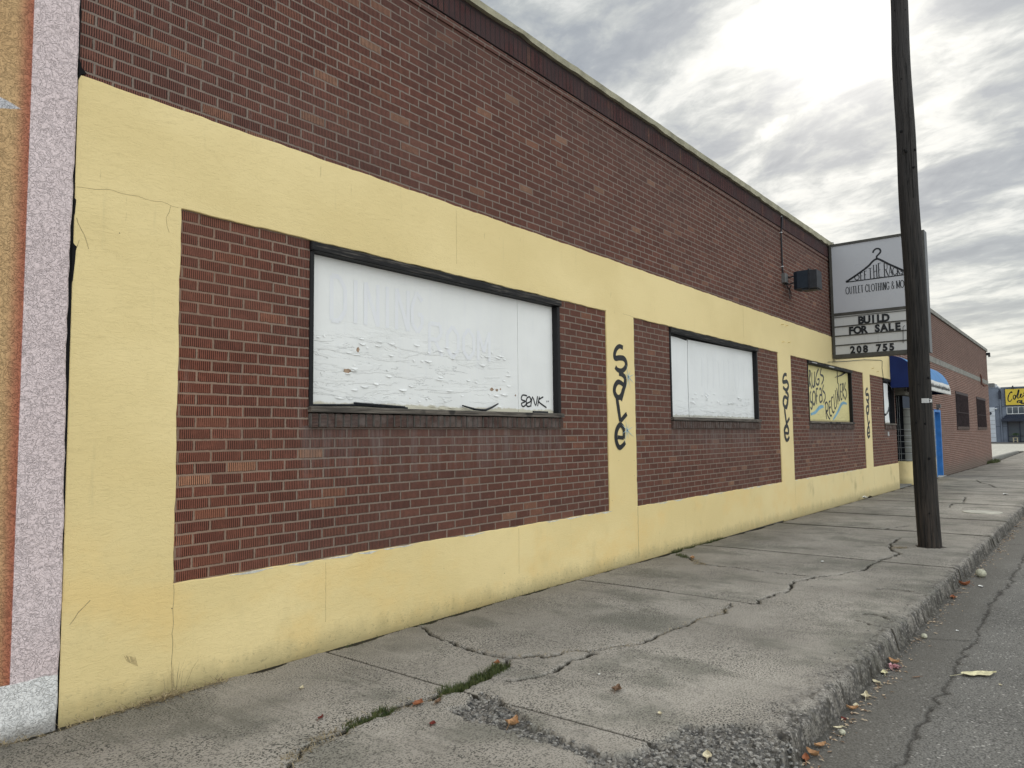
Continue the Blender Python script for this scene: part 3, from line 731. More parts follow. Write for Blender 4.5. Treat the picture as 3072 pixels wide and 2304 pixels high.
# plaster frame with slightly uneven edges, standing proud of the brick
def wob(x, s=1.0, a=.004): return a*(math.sin(x*9.1*s+1.3)+.7*math.sin(x*23.7*s+.4)+.5*math.sin(x*57.3*s))/1.6
mb = MB()
def hstrip(x0, x1, z0, z1, j0=True, j1=True, st=.06):
    n = max(2, int((x1-x0)/st)); vs = []
    for i in range(n+1):
        xx = x0+(x1-x0)*i/n; e = 0 if i in (0, n) else 1
        a = z0+(wob(xx)*e if j0 else 0); b = z1+(wob(xx+40)*e if j1 else 0)
        ja, jb = (.004 if j0 else .0), (.004 if j1 else .0); vs += [(xx, YF, a+ja), (xx, YF, b-jb), (xx, YF+.004, b), (xx, YB+.002, b), (xx, YB+.002, a), (xx, YF+.004, a)]
    fs = []
    for i in range(n):
        for k in range(6): fs.append((i*6+k, i*6+(k+1) % 6, (i+1)*6+(k+1) % 6, (i+1)*6+k))
    fs += [tuple(range(6))[::-1], tuple(n*6+k for k in range(6))]
    mb.add(vs, fs)
def vstrip(x0, x1, z0, z1, st=.06, j0=True):
    n = int((z1-z0)/st); vs = []
    for i in range(n+1):
        zz = z0+(z1-z0)*i/n; e = 0 if i in (0, n) else 1
        a = x0+(wob(zz+x0*7)*e if j0 else 0); b = x1+wob(zz+x1*5)*e
        vs += [(a+.004, YF, zz), (b-.004, YF, zz), (b, YF+.004, zz), (b, YB+.002, zz), (a, YB+.002, zz), (a, YF+.004, zz)]
    fs = []
    for i in range(n):
        for k in range(6): fs.append((i*6+k, (i+1)*6+k, (i+1)*6+(k+1) % 6, i*6+(k+1) % 6))
    mb.add(vs, fs)
hstrip(X0, 2.12, -.05, ZP0, False, False)
cur = X0
for i, (a, b) in enumerate(PIERS):
    nxt = PIERS[i+1][0] if i < 3 else 21.5
    if i: hstrip(a, b, -.05-.05*(a > 7), ZP0, False, False)
    hstrip(b, nxt, -.05-.06*(a > 7), ZP0, False, True)
    vstrip(a, b, ZP0, ZP1, j0=i > 0)
    hstrip(a, b, ZP1, ZT, False, True); hstrip(b, nxt, ZP1, ZT, True, True)
mb.box(21.5, 21.503, YF+.004, 6.2, -.1, .572)
obj('plaster_trim', mb, 'yellow_plaster', bld)
# foundation behind the trim foot
mb = MB(); mb.box(X0, 21.495, YB+.003, 4.5, -.4, .55); obj('foundation', mb, 'grey_concrete', bld)
mb = MB()
for (cx, cz, rx, rz) in ((3.40, 1.865, .040, .018), (3.50, 2.03, .018, .020), (5.02, 1.80, .030, .018), (5.09, 1.80, .022, .014), (5.14, 1.81, .012, .010), (5.36, 1.76, .012, .010), (5.62, 1.80, .022, .014)):
    k = 11; P_ = [(cx+rx*math.cos(2*math.pi*i/k)*R_.uniform(.6, 1.15), cz+rz*math.sin(2*math.pi*i/k)*R_.uniform(.6, 1.15)) for i in range(k)]
    mb.prism(P_, 4.2135, 4.2148)
objsplit('bare_patch', mb, 'bare_ply', bld)
# thin line of old white primer along the top edge of the bottom band
mb = MB()
for a, b in PAN[:3]:
    xx = a+.02
    while xx < b-.05:
        L = R_.uniform(.05, .35)
        if R_.random() < (.8 if a < 3 else .45):
            z0 = .572; pts = []
            k = max(2, int(L/.04)); up_ = [(xx+L*i/k, z0-R_.uniform(.000, .004)) for i in range(k+1)]; dn = [(xx+L*i/k, z0-R_.uniform(.007, .020)*math.sin(math.pi*(.1+.8*i/k))) for i in range(k+1)]
            mb.prism(up_+dn[::-1], YF-.0012, YF+.001)
        xx += L+R_.uniform(.0, .15)
objsplit('worn_primer', mb, 'white_primer', bld)
# cracks, seams and nail stubs in the plaster
mb = MB()
def crk(pts, w, j=.006, y=YF):
    P = []
    for i in range(len(pts)-1):
        (a, b), (c, d2) = pts[i], pts[i+1]; k = max(1, int(math.hypot(c-a, d2-b)/.03))
        for t in range(k): P.append((a+(c-a)*t/k+R_.uniform(-j, j), b+(d2-b)*t/k+R_.uniform(-j, j)))
    P.append(pts[-1]); mb.stroke(P, w, y, .0008, smooth=0)
crk([(2.119, 0.57), (2.12, 0.395), (2.118, 0.166), (2.124, -0.013)], .0035, .004)
crk([(1.551, 2.715), (1.701, 2.742), (1.873, 2.747), (2.031, 2.746), (2.10, 2.74)], .002, .005)
crk([(2.06, 2.74), (2.03, 2.66), (2.05, 2.58)], .002)
crk([(1.555, 2.56), (1.60, 2.47), (1.62, 2.40)], .0035)
crk([(7.497, .57), (7.493, 0.3), (7.495, 0.0)], .006, .003)
crk([(7.50, 2.74), (7.36, 2.75), (7.25, 2.755)], .002)
for xx in (3.17, 5.295, 18.75, 13.05): crk([(xx, .55), (xx, .15)], .0013, .003)
for xx in (4.49, 10.9): crk([(xx, 3.29), (xx, 2.83)], .0012, .002)
for (sx0, sz0) in ((1.677, .557), ): crk([(1.677, 0.557), (1.625, 0.51), (1.583, 0.453)], .0035, .004)
for k in range(10): crk([(1.86+k*.006, .235-k*.002), (1.875+k*.006, .20-k*.004)], .002, .002)
objsplit('plaster_crack', mb, 'plaster_hairline', bld)
mb = MB()
for xx, zz in ((12.632, 3.233), (12.849, 3.237), (12.63, 2.933), (12.944, 2.956), (19.0, 2.90), (19.5, 2.85)): mb.tube([(xx, YF+.01, zz), (xx, YF-.05, zz+.003)], .009, 6)
objsplit('bolt_stub', mb, 'yellow_plaster', bld)

# ---- painted SALE lettering on three piers
SL = dict(S=[(7.236, 2.364), (7.157, 2.373), (7.085, 2.335), (7.048, 2.278), (7.06, 2.233), (7.151, 2.243), (7.24, 2.244), (7.289, 2.215), (7.3, 2.171), (7.253, 2.122), (7.18, 2.099), (7.102, 2.108), (7.059, 2.136)],
 a=[(7.135, 2.065), (7.214, 2.056), (7.267, 2.023), (7.262, 1.959), (7.225, 1.885), (7.180, 1.80), (7.165, 1.766)],
 b=[(7.235, 1.94), (7.175, 1.964), (7.105, 1.969), (7.042, 1.922), (7.027, 1.859), (7.072, 1.808), (7.133, 1.801), (7.187, 1.839), (7.216, 1.894)],
 l=[(7.076, 1.79), (7.102, 1.693), (7.139, 1.534)], l2=[(7.139, 1.534), (7.285, 1.621)],
 e=[(7.071, 1.361), (7.202, 1.351)], e1=[(7.202, 1.345), (7.213, 1.409), (7.198, 1.463), (7.138, 1.498), (7.085, 1.47), (7.048, 1.42), (7.036, 1.357), (7.059, 1.287), (7.11, 1.246), (7.181, 1.267), (7.235, 1.302)])
def sale(dx, sxx, dz, w, label, jit):
    mb = MB(); cx = 7.165
    for k, pts in SL.items():
        P = [((p[0]-cx)*sxx+cx+dx+R_.uniform(-jit, jit), p[1]+dz+R_.uniform(-jit, jit)*.6) for p in pts]
        mb.stroke(P, w*(.85 if k == 'e' else 1), YF-.0005-.0006*list(SL).index(k), .0012, smooth=4 if len(P) > 2 else 0, taper=.75)
    obj('painted_lettering', mb, 'lettering_brushed', bld, label=label)
sale(0, 1, 0, .062, 'hand painted black Sale running down the nearest pier', 0)
sale(5.57, 1.12, .02, .068, 'hand painted black Sale running down the middle pier', .014)
sale(11.27, 1.08, .015, .074, 'hand painted black Sale running down the farthest pier', .016)
mb = MB()
for (cx, cz) in ((7.34, 2.038), (7.286, 1.436)):
    for k in range(8):
        a = k*math.pi/4+.3; L = R_.uniform(.07, .17); mb.prism([(cx-.006*math.sin(a), cz+.006*math.cos(a)), (cx+L*math.cos(a), cz+L*math.sin(a)), (cx+.006*math.sin(a), cz-.006*math.cos(a))], YF-.0062, YF-.0052)
objsplit('painted_sparkle', mb, 'paint_pale_blue', bld)

# ---- windows
def window(i, boardmat, bx0, bx1, sill_mat='weathered_wood'):
    a, b = WIN[i]; mb = MB(); z0, z1 = 1.60, 2.738
    j = lambda: R_.uniform(-.003, .003)
    mb.bbox(a, b, YB-.022, 4.42, 2.668, z1-.003, .008)            # head
    mb.bbox(a+.002, a+.034, YB-.012, 4.42, z0, 2.666, .006); mb.bbox(b-.048, b-.002, YB-.012, 4.42, z0, 2.666, .006)
    w = obj('window', mb, 'black_painted_jamb', bld)
    mb = MB(); mb.bbox(a-.002, b+.002, YB-.034, YB-.0225, 2.672, 2.730, .004); obj('head_trim', mb, 'black_painted_wood', w)
    mb = MB(); mb.bbox(a-.005, b+.008, YB-.045, YB+.08, 1.562, 1.602, .006); obj('sill', mb, sill_mat, w)
    mb = MB(); 
    xx = a; 
    while xx < b-.03:
        e = min(xx+.0679, b+.01); dy = R_.uniform(-.004, .004); mb.bbox(xx+.004, e-.004, YB-.030+dy, YB+.06, 1.462+R_.uniform(-.002, .002), 1.556+dy*.5, .005); xx += .0679
    mb.box(a+.002, b+.004, YB-.020, YB+.06, 1.466, 1.550)
    obj('brick_sill', mb, 'brick_sill', w)
    return w, a, b
YW = 4.215
w, a, b = window(0, None, 0, 0)
mb = MB(); mb.box(a+.035, 5.40, YW, YW+.02, 1.605, 2.665); mb.box(5.404, b-.049, YW-.002, YW+.02, 1.605, 2.665); obj('board', mb, 'white_board_paint', w)
def place_w(x0, z0, y): return lambda u, v, t: (x0+u, y-t, z0+v)
mb = MB()
GN = [0]
def blockletter(ch, x, z, w, h, t):
    L = dict(D=[[(0, 0), (0, 1), (.55, 1), (1, .75), (1, .25), (.55, 0), (0, 0)]], I=[[(.5, 0), (.5, 1)]], N=[[(0, 0), (0, 1), (1, 0), (1, 1)]], R=[[(0, 0), (0, 1), (.8, 1), (.9, .7), (.6, .5), (0, .5)], [(.4, .5), (1, 0)]], O=[[(.5, 0), (.05, .25), (.05, .75), (.5, 1), (.95, .75), (.95, .25), (.5, 0)]], M=[[(0, 0), (0, 1), (.5, .3), (1, 1), (1, 0)]], G=[[(1, .8), (.5, 1), (.05, .6), (.1, .2), (.6, 0), (1, .2), (1, .45), (.6, .45)]])[ch]
    for P in L:
        for a_, b_ in zip(P, P[1:]):
            GN[0] += 1; mb.stroke([(x+a_[0]*w, z+a_[1]*h), (x+b_[0]*w, z+b_[1]*h)], t, YW-.0008-.00018*(GN[0] % 9), .0001, smooth=0)
GN = [0]
xx = 3.26
for ch in 'DINING': blockletter(ch, xx, 2.22, .12, .32, .035); xx += .155
xx = 4.24
for ch in 'ROOM': blockletter(ch, xx, 2.05, .15, .26, .035); xx += .20
objsplit('ghost_lettering', mb, 'ghost_paint', w)
mb = MB()
for P in ([(5.438, 1.757), (5.372, 1.761), (5.352, 1.72), (5.418, 1.706), (5.352, 1.683), (5.379, 1.655), (5.427, 1.679)], [(5.427, 1.685), (5.495, 1.71), (5.476, 1.750), (5.428, 1.725), (5.436, 1.662), (5.484, 1.663)], [(5.494, 1.658), (5.524, 1.750), (5.572, 1.670), (5.603, 1.760)], [(5.633, 1.756), (5.602, 1.665)], [(5.693, 1.756), (5.612, 1.714), (5.742, 1.655)], [(5.745, 1.714), (5.756, 1.714)], [(5.770, 1.715), (5.780, 1.715)]):
    mb.stroke(TW(P), .014, YW-.003-.0002*len(mb.v) % .002, .0012, smooth=3 if len(P) > 2 else 0)
obj('graffiti_tag', mb, 'lettering_black', w)
mb = MB(); mb.tube([(4.608, YW-.02, 1.648), (4.734, YW-.045, 1.618), (4.865, YW-.055, 1.612), (4.967, YW-.045, 1.639), (5.071, YW-.03, 1.675)], [.006, .010, .011, .009, .006], 6)
mb.tube([(3.09, YW-.012, 1.612), (3.5, YW-.016, 1.622), (3.98, YW-.014, 1.610)], .009, 5); mb.tube([(3.45, YW-.02, 1.636), (3.95, YW-.018, 1.618)], .008, 5); mb.box(5.62, 5.85, YW-.02, YW-.003, 1.603, 1.622)
objsplit('loose_weatherstrip', mb, 'lettering_black', w)
mb = MB()   # curled flakes of paint
for k in range(70):
    fx = R_.uniform(3.1, 5.25); fz = R_.choice([1.64+abs(R_.gauss(0, .05)), 1.87, 2.10, 2.0, 1.76])+R_.gauss(0, .03)
    if fz > 2.2 or fz < 1.615: continue
    L = R_.uniform(.02, .10); hh = R_.uniform(.003, .012); n = 4; vs = []
    for i in range(n+1):
        t = i/n; vs += [(fx+L*t, YW-.0006, fz+R_.uniform(-.003, .003)), (fx+L*t, YW-.003-R_.uniform(.002, .012)*math.sin(math.pi*t), fz-hh*(.4+math.sin(math.pi*t)))]
    mb.add(vs, [(2*i, 2*i+1, 2*i+3, 2*i+2) for i in range(n)])
obj('paint_flakes', mb, 'white_board_paint', w)['kind'] = 'stuff'

w, a, b = window(1, None, 0, 0)
mb = MB(); mb.prism([(a+.12, 1.607), (9.05, 1.607), (9.04, 2.12), (9.065, 2.62), (a+.045, 2.655)], YW, YW+.02); mb.prism([(9.068, 1.607), (b-.049, 1.607), (b-.055, 2.664), (9.08, 2.64), (9.058, 2.12)], YW-.003, YW+.02); obj('board', mb, 'white_board_paint_b', w)
mb = MB(); mb.box(a+.036, b-.05, YW+.022, YW+.03, 1.603, 2.666); obj('gap_backing', mb, 'black_void', w)
mb = MB()
for k in range(9):
    xx = 9.5+k*.19; mb.stroke([(xx+R_.uniform(-.02, .02), 2.45+R_.uniform(-.05, .05)), (xx+.02, 2.25), (xx+R_.uniform(-.05, .08), 2.0+R_.uniform(-.05, .05))], R_.uniform(.03, .07), YW-.0035, .0005, smooth=3, taper=.3)
objsplit('painted_out_streaks', mb, 'streaked_paint', w)
mb = MB(); mb.box(a+.05, 9.07, YW-.02, YW-.004, 2.640, 2.664); obj('hanging_strip', mb, 'black_painted_wood', w)
mb = MB()
for k in range(60):
    fx = R_.uniform(9.0, 11.2); fz = R_.choice([1.63, 1.86, 1.80, 1.9])+abs(R_.gauss(0, .04))
    L = R_.uniform(.02, .09); hh = R_.uniform(.004, .016); n = 3; vs = []
    for i in range(n+1):
        t = i/n; vs += [(fx+L*t, YW-.0036, fz+R_.uniform(-.006, .006)), (fx+L*t, YW-.006-R_.uniform(.004, .016)*math.sin(math.pi*t), fz-hh*(.4+math.sin(math.pi*t)))]
    mb.add(vs, [(2*i, 2*i+1, 2*i+3, 2*i+2) for i in range(n)])
obj('paint_flakes', mb, 'white_board_paint_b', w)['kind'] = 'stuff'

w, a, b = window(2, None, 0, 0)
b2 = 17.088
mb = MB(); mb.box(a+.035, b2, YW, YW+.02, 1.607, 2.665); obj('board', mb, 'yellow_board_paint', w)
mb = MB(); mb.box(b2, b-.049, YW-.01, 4.40, 1.604, 2.665); obj('side_post', mb, 'black_painted_jamb', w)
RU = [[(14.098, 2.548), (14.093, 2.386), (14.062, 2.231)], [(14.097, 2.538), (14.157, 2.523), (14.149, 2.455), (14.081, 2.384), (14.128, 2.292), (14.211, 2.21)], [(14.25, 2.509), (14.231, 2.364), (14.25, 2.269), (14.31, 2.243), (14.362, 2.274), (14.395, 2.402), (14.413, 2.539)], [(14.395, 2.402), (14.422, 2.248)],
 [(14.683, 2.605), (14.554, 2.508), (14.478, 2.396), (14.512, 2.311), (14.642, 2.307), (14.706, 2.409), (14.588, 2.393)], [(14.869, 2.627), (14.786, 2.512), (14.968, 2.483), (14.976, 2.413), (14.844, 2.317)],
 [(14.149, 2.15), (14.094, 2.102), (14.091, 2.005), (14.113, 1.957), (14.177, 1.951), (14.2, 1.885), (14.149, 1.826), (14.08, 1.861)], [(14.332, 2.167), (14.244, 2.106), (14.231, 1.971), (14.297, 1.906), (14.386, 1.976), (14.404, 2.112), (14.332, 2.167)], [(14.482, 2.212), (14.466, 2.017), (14.476, 1.921)], [(14.482, 2.212), (14.598, 2.227)], [(14.474, 2.075), (14.547, 2.088)],
 [(14.688, 2.21), (14.765, 2.234), (14.823, 2.167), (14.849, 1.99)], [(14.815, 2.108), (14.714, 2.104), (14.663, 2.033), (14.712, 1.966), (14.835, 2.0)], [(14.979, 2.313), (14.899, 2.209), (15.039, 2.147), (15.053, 2.057), (14.923, 1.962)]]
RB = [[(15.069, 1.977), (15.059, 1.786), (15.085, 1.647)], [(15.013, 1.945), (15.139, 1.979), (15.217, 1.91), (15.186, 1.819), (15.096, 1.797), (15.236, 1.679), (15.322, 1.659)], [(15.299, 1.993), (15.295, 1.841), (15.332, 1.73), (15.454, 1.722)], [(15.298, 1.983), (15.40, 2.017)], [(15.291, 1.861), (15.40, 1.895)],
 [(15.584, 2.095), (15.489, 2.071), (15.463, 1.947), (15.506, 1.815), (15.591, 1.786), (15.65, 1.819)], [(15.661, 2.157), (15.674, 2.004), (15.689, 1.87), (15.782, 1.895)], [(15.783, 2.247), (15.81, 2.06), (15.832, 1.894)], [(15.892, 2.294), (15.921, 2.117), (15.935, 1.96)], [(15.899, 2.284), (16.041, 2.026)], [(16.024, 2.404), (16.045, 2.174), (16.070, 2.027)],
 [(16.152, 2.369), (16.161, 2.178), (16.183, 2.074), (16.26, 2.08)], [(16.15, 2.359), (16.253, 2.395)], [(16.158, 2.22), (16.248, 2.236)], [(16.333, 2.398), (16.337, 2.238), (16.343, 2.089)], [(16.31, 2.376), (16.412, 2.404), (16.415, 2.296), (16.335, 2.227), (16.483, 2.094)], [(16.579, 2.444), (16.499, 2.32), (16.611, 2.261), (16.616, 2.163), (16.5, 2.072)]]
mb = MB()
for k, P in enumerate(RU): mb.stroke(TW(P), .045, YW-.001-(k % 3)*.0007, .0008, smooth=4 if len(P) > 2 else 0, taper=.8)
obj('lettering', mb, 'lettering_grey', w, label='grey hand painted words RUGS and SOFAS')
mb = MB()
for k, P in enumerate(RB): mb.stroke(TW(P), .045, YW-.001-(k % 3)*.0007, .0008, smooth=4 if len(P) > 2 else 0, taper=.8)
obj('lettering', mb, 'lettering_black', w, label='black hand painted word RECLINERS')
mb = MB(); mb.stroke(TW([(14.08, 1.723), (14.38, 1.77), (14.60, 1.85), (14.79, 1.885), (14.92, 1.89)]), .075, YW-.0008, .0008, smooth=4, taper=.5); mb.stroke(TW([(15.55, 1.645), (15.75, 1.73), (15.97, 1.84), (16.16, 1.95), (16.35, 2.0), (16.61, 1.99)]), .075, YW-.0008, .0008, smooth=4, taper=.5)
objsplit('painted_swoosh', mb, 'paint_blue_swoosh', w)
mb = MB(); mb.tube([(16.243, YW-.004, 2.665), (16.250, YW-.004, 2.406)], .008, 5); mb.tube([(16.80, YW-.02, 2.66), (16.462, YW-.03, 2.59), (16.06, YW-.01, 2.524)], [.016, .014, .005], 6); objsplit('loose_strip', mb, 'lettering_black', w)
mb = MB(); mb.box(15.3, 15.62, YB-.06, YB-.04, 2.68, 2.70); mb.box(14.2, 14.5, YB-.05, YB-.036, 2.69, 2.705); objsplit('torn_flashing', mb, 'bright_metal', w)

w, a, b = window(3, None, 0, 0)
mb = MB(); mb.prism([(a+.036, 1.607), (20.93, 1.607), (20.90, 1.72), (20.86, 1.84), (20.90, 2.11), (20.84, 2.3), (20.86, 2.62), (a+.036, 2.62)], YW-.02, YW-.002); obj('board', mb, 'white_board_paint_b', w)
mb = MB(); mb.box(a+.035, b-.049, YW, YW+.012, 1.605, 2.665); obj('glass', mb, 'dark_glass', w)
mb = MB(); mb.tube([(20.42, YW-.03, 1.80), (20.55, YW-.05, 1.86), (20.75, YW-.04, 1.93), (20.86, YW-.03, 2.02)], .012, 6); mb.tube([(20.42, YW-.03, 1.80), (20.35, YW-.04, 1.84)], .012, 6); obj('bent_strap', mb, 'dark_metal', w)
mb = MB(); mb.bbox(20.42, 20.53, YB-.02, YB, 1.28, 1.39, .004); obj('cover_plate', mb, 'bright_metal', bld)

# ------------------------------------------------------------------ stucco building at the left
st = thing('stucco_building', (-2, 4.3, 0), 'stucco wall painted orange and pink with a white foot beside the brick building', 'building')
mb = MB()
n = 90; vs = []
for i in range(n+1):
    zz = -.4+6.2*i/n; e = 1.530+.007*math.sin(zz*2.3)+R_.uniform(-.003, .003)
    vs += [(e, YF-.012, zz), (e-.008, YF-.017, zz), (-8, YF-.017, zz), (-8, 4.6, zz), (e, 4.6, zz)]
fs = []
for i in range(n):
    for k in range(5): fs.append((i*5+k, i*5+(k+1) % 5, (i+1)*5+(k+1) % 5, (i+1)*5+k))
fs += [(4, 3, 2, 1, 0), tuple(n*5+k for k in range(5))]
mb.add(vs, fs); obj('wall', mb, 'painted_stucco', st)
mb = MB(); mb.box(1.518, X0+.004, YF+.003, 4.5, -.3, 5.4)
P = [(1.545, 3.30), (1.56, 3.335), (1.585, 3.345), (1.56, 3.37), (1.545, 3.42)]; mb.prism(P, YF-.0015, YF+.01)
P = [(1.54, 2.42), (1.562, 2.40), (1.573, 2.44), (1.558, 2.38), (1.556, 2.33), (1.548, 2.22), (1.54, 2.2)]; mb.prism(P, YF-.0015, YF+.01)
P = [(1.54, 2.66), (1.552, 2.65), (1.548, 2.58), (1.54, 2.55)]; mb.prism(P, YF-.0015, YF+.01)
obj('joint_gap', mb, 'black_void', st)

# ------------------------------------------------------------------ annex: the rest of the block beyond the entry
an = thing('brick_building', (32, 4.3, -.1), 'plain red brick building with a concrete band, beyond the blue awning', 'building')
DX0, DX1 = 27.35, 28.36
AW = [(32.15, 35.4), (38.25, 41.45)]
mb = MB()
mb.box(21.503, 43.2, YB, 4.5, 3.85, 5.30); mb.box(21.503, 43.2, YB, 4.5, 3.10, 3.65)
mb.box(27.0, DX0-.1, YB, 4.42, -.3, 3.10); mb.box(DX0-.1, DX1+.12, YB, 4.42, 2.10, 3.10)
xx = DX1+.12
for wa, wb in AW:
    mb.box(xx, wa, YB, 4.42, -.3, 3.10); mb.box(wa, wb, YB, 4.42, -.3, 1.45); mb.box(wa, wb, YB, 4.42, 2.88, 3.10); xx = wb
mb.box(xx, 43.2, YB, 4.42, -.3, 3.10)
mb.box(43.0, 43.2, 4.5, 22, -.3, 5.30)
obj('wall', mb, 'brick_annex', an)
mb = MB(); mb.bbox(21.504, 43.21, YB-.012, 4.42, 3.65, 3.85, .006); obj('concrete_band', mb, 'grey_concrete', an)
mb = MB(); mb.bbox(21.53, 43.26, YB-.05, 4.62, 5.302, 5.44, .01); mb.box(43.1, 43.26, 4.62, 22, 5.302, 5.44); obj('coping', mb, 'grey_concrete', an)
for wa, wb in AW:
    mb = MB(); mb.bbox(wa-.03, wb+.03, YB-.03, 4.30, 2.80, 2.90, .004); mb.box(wa, wa+.08, YB-.005, 4.30, 1.55, 2.80); mb.box(wb-.08, wb, YB-.005, 4.30, 1.55, 2.80); mb.box(wa, wb, YB+.02, 4.3, 2.05, 2.11)
    w = obj('window', mb, 'brown_bars', an)
    mb = MB(); mb.box(wa, wb, 4.30, 4.32, 1.5, 2.85); obj('glass', mb, 'dark_glass', w)
    mb = MB()
    n = 12
    for k in range(n): 
        xx = wa+.12+(wb-wa-.24)*k/(n-1); lean = -.10 if wa > 37 else -.02
        mb.tube([(xx, YB-.03, 1.56), (xx+lean*2, YB-.035, 2.80)], .016, 6)
    mb.tube([(wa, YB-.03, 2.1), (wb, YB-.03, 2.1)], .014, 6); objsplit('bar', mb, 'brown_bars', w)
    mb = MB(); mb.bbox(wa-.03, wb+.03, YB-.035, 4.30, 1.44, 1.56, .006); obj('sill', mb, 'brick_sill', w)
# blue doorway
mb = MB(); mb.box(DX1, DX1+.12, YB-.02, 4.42, -.1, 2.10); mb.box(DX0-.1, DX0, YB-.02, 4.42, -.1, 2.10); mb.box(DX0, DX1, YB-.02, 4.42, 2.02, 2.10); mb.box(DX1-.004, DX1, 4.42, 4.75, -.1, 2.02)
dr = obj('door', mb, 'blue_door_paint', an)
mb = MB(); mb.box(DX0+.002, DX1-.005, 4.70, 4.74, -.09, 2.0); obj('door_leaf', mb, 'blue_door_paint', dr)
mb = MB(); mb.tube([(DX0+.12, 4.68, .95), (DX0+.12, 4.64, .95), (DX0+.22, 4.64, .95)], .012, 6); obj('handle', mb, 'bright_metal', dr)
mb = MB(); mb.box(DX0-.1, DX1+.1, YB-.10, 4.7, -.3, -.085); obj('doorstep', mb, 'pale_concrete', an)
# entry recess
mb = MB(); mb.box(21.52, 27.0, 6.2, 6.3, -.1, 3.1); mb.box(26.95, 27.0, 4.16, 6.2, -.1, 3.1); mb.box(21.52, 26.95, 4.5, 6.2, 3.0, 3.09); mb.box(21.503, 21.52, 4.18, 6.3, .572, 3.1); obj('recess_wall', mb, 'entry_dark', an)
mb = MB(); mb.box(21.52, 26.95, 4.16, 6.2, -.3, -.062); obj('recess_floor', mb, 'grey_concrete', an)
def arc_plan(x0, y0, r, x1, y1, n=10):
    pts = [(x0, y1)]
    for k in range(n+1):
        a = math.pi+ (math.pi/2)*k/n; pts.append((x0+r+r*math.cos(a), y0+r+r*math.sin(a)))
    pts += [(x1, y0), (x1, y1)]; return pts
mb = MB(); mb.prism(arc_plan(23.05, 4.10, .28, 26.94, 5.6), -.1, .56, 'z'); obj('bulkhead', mb, 'yellow_plaster', an)
mb = MB(); mb.prism(arc_plan(23.07, 4.12, .15, 26.94, 4.272), .56, 2.05, 'z'); bk = obj('display_panel', mb, 'grey_blocks', an)
mb = MB(); mb.box(23.09, 26.9, 4.275, 5.55, .56, 2.4); obj('display_glass', mb, 'dark_glass', an)
mb = MB(); mb.box(23.05, 26.94, 4.20, 5.6, 2.42, 2.52); mb.box(22.98, 23.10, 4.15, 5.6, 2.50, 2.62); obj('lintel', mb, 'entry_lintel', an)
mb = MB()
zq = .60
while zq < 1.5: mb.tube([(23.02, 5.4, zq), (23.02, 4.36, zq), (23.05, 4.24, zq), (23.13, 4.14, zq), (23.3, 4.07, zq), (26.9, 4.07, zq)], .006, 5); zq += .17
for k in range(22): mb.tube([(23.02, 4.36+k*.05, .57), (23.02, 4.36+k*.05, 2.40)], .0035, 4)
for k in range(70): mb.tube([(23.3+k*.05, 4.07, .57), (23.3+k*.05, 4.07, 2.05)], .0035, 4)
obj('security_mesh', mb, 'steel_mesh', an)
# fittings at the annex
mb = MB(); mb.box(27.80, 27.98, YB-.12, YB, 2.16, 2.28); mb.box(27.86, 27.92, YB-.06, YB, 2.10, 2.16); lm = obj('door_lamp', mb, 'grey_metal', an)
mb = MB(); mb.tube([(40.1, YB-.04, 3.92), (40.15, YB-.05, 3.55), (40.3, YB-.12, 3.46), (40.5, YB-.2, 3.50)], .035, 8); mb.bbox(40.0, 40.25, YB-.05, YB, 3.9, 4.0, .005)
props(obj('wall_pipe', mb, 'rust_metal'), 'rusty hooked pipe bracket on the far end of the red brick wall', 'pipe')
mb = MB(); mb.box(43.0, 43.25, YB-.16, YB, 5.12, 5.24); mb.tube([(43.1, YB-.10, 5.12), (43.1, YB-.14, 5.04)], [.03, .06], 8)
props(obj('wall_lamp', mb, 'dark_metal'), 'small dark lamp under the coping at the far corner of the brick building', 'lamp')

# ------------------------------------------------------------------ awning
aw = thing('awning', (23.5, 4.14, 2.5), 'domed blue awning over the entry with a white scalloped edge', 'awning')
AX0, AX1 = 20.95, 26.0; AY = 4.138
def prof(zb=2.52, n=14, a=.66, b=.83): return [(AY-a*math.sin(t*math.pi/2/n), zb+b*math.cos(t*math.pi/2/n)) for t in range(n+1)]
P = prof(); mb = MB(); n = len(P)
nx = 24; vs = []
for i in range(nx+1):
    for (yy, zz) in P: vs.append((AX0+(AX1-AX0)*i/nx, yy-.008*abs(math.sin(i*math.pi/4)), zz+.006*math.sin(i*math.pi/4)))
fs = []
for i in range(nx):
    for k in range(n-4): fs.append((i*n+k, (i+1)*n+k, (i+1)*n+k+1, i*n+k+1))
mb.add(vs, fs); obj('canopy', mb, 'blue_canvas_lit', aw, smooth=True)
mb = MB(); fs = []
vs = [(v[0], v[1]-.002, v[2]) for v in vs]
for i in range(nx):
    for k in range(n-4, n-1): fs.append((i*n+k, (i+1)*n+k, (i+1)*n+k+1, i*n+k+1))
mb.add(vs, fs)
for i in range(40):   # scalloped hem
    xa = AX0+(AX1-AX0)*i/40; xb = AX0+(AX1-AX0)*(i+1)/40; yv = P[-1][0]-.004
    pts = [(xa, P[-1][1]+.01)]+[(xa+(xb-xa)*k/6, P[-1][1]-.035*math.sin(math.pi*k/6)) for k in range(7)]+[(xb, P[-1][1]+.01)]
    mb.prism(pts, yv-.002, yv)
val = obj('valance', mb, 'white_canvas', aw)
mb = MB()   # script on the valance, partly worn
xx = 22.6
while xx < 25.8:
    w_ = R_.uniform(.08, .16); zc_ = 2.63; yv = P[-2][0]-.012
    mb.stroke([(xx, zc_-.03), (xx+w_*.3, zc_+R_.uniform(.03, .09)), (xx+w_*.5, zc_-.04), (xx+w_*.8, zc_+.03), (xx+w_, zc_-.03)], .034, yv, .001, smooth=3, taper=.6); xx += w_+R_.uniform(.0, .06)
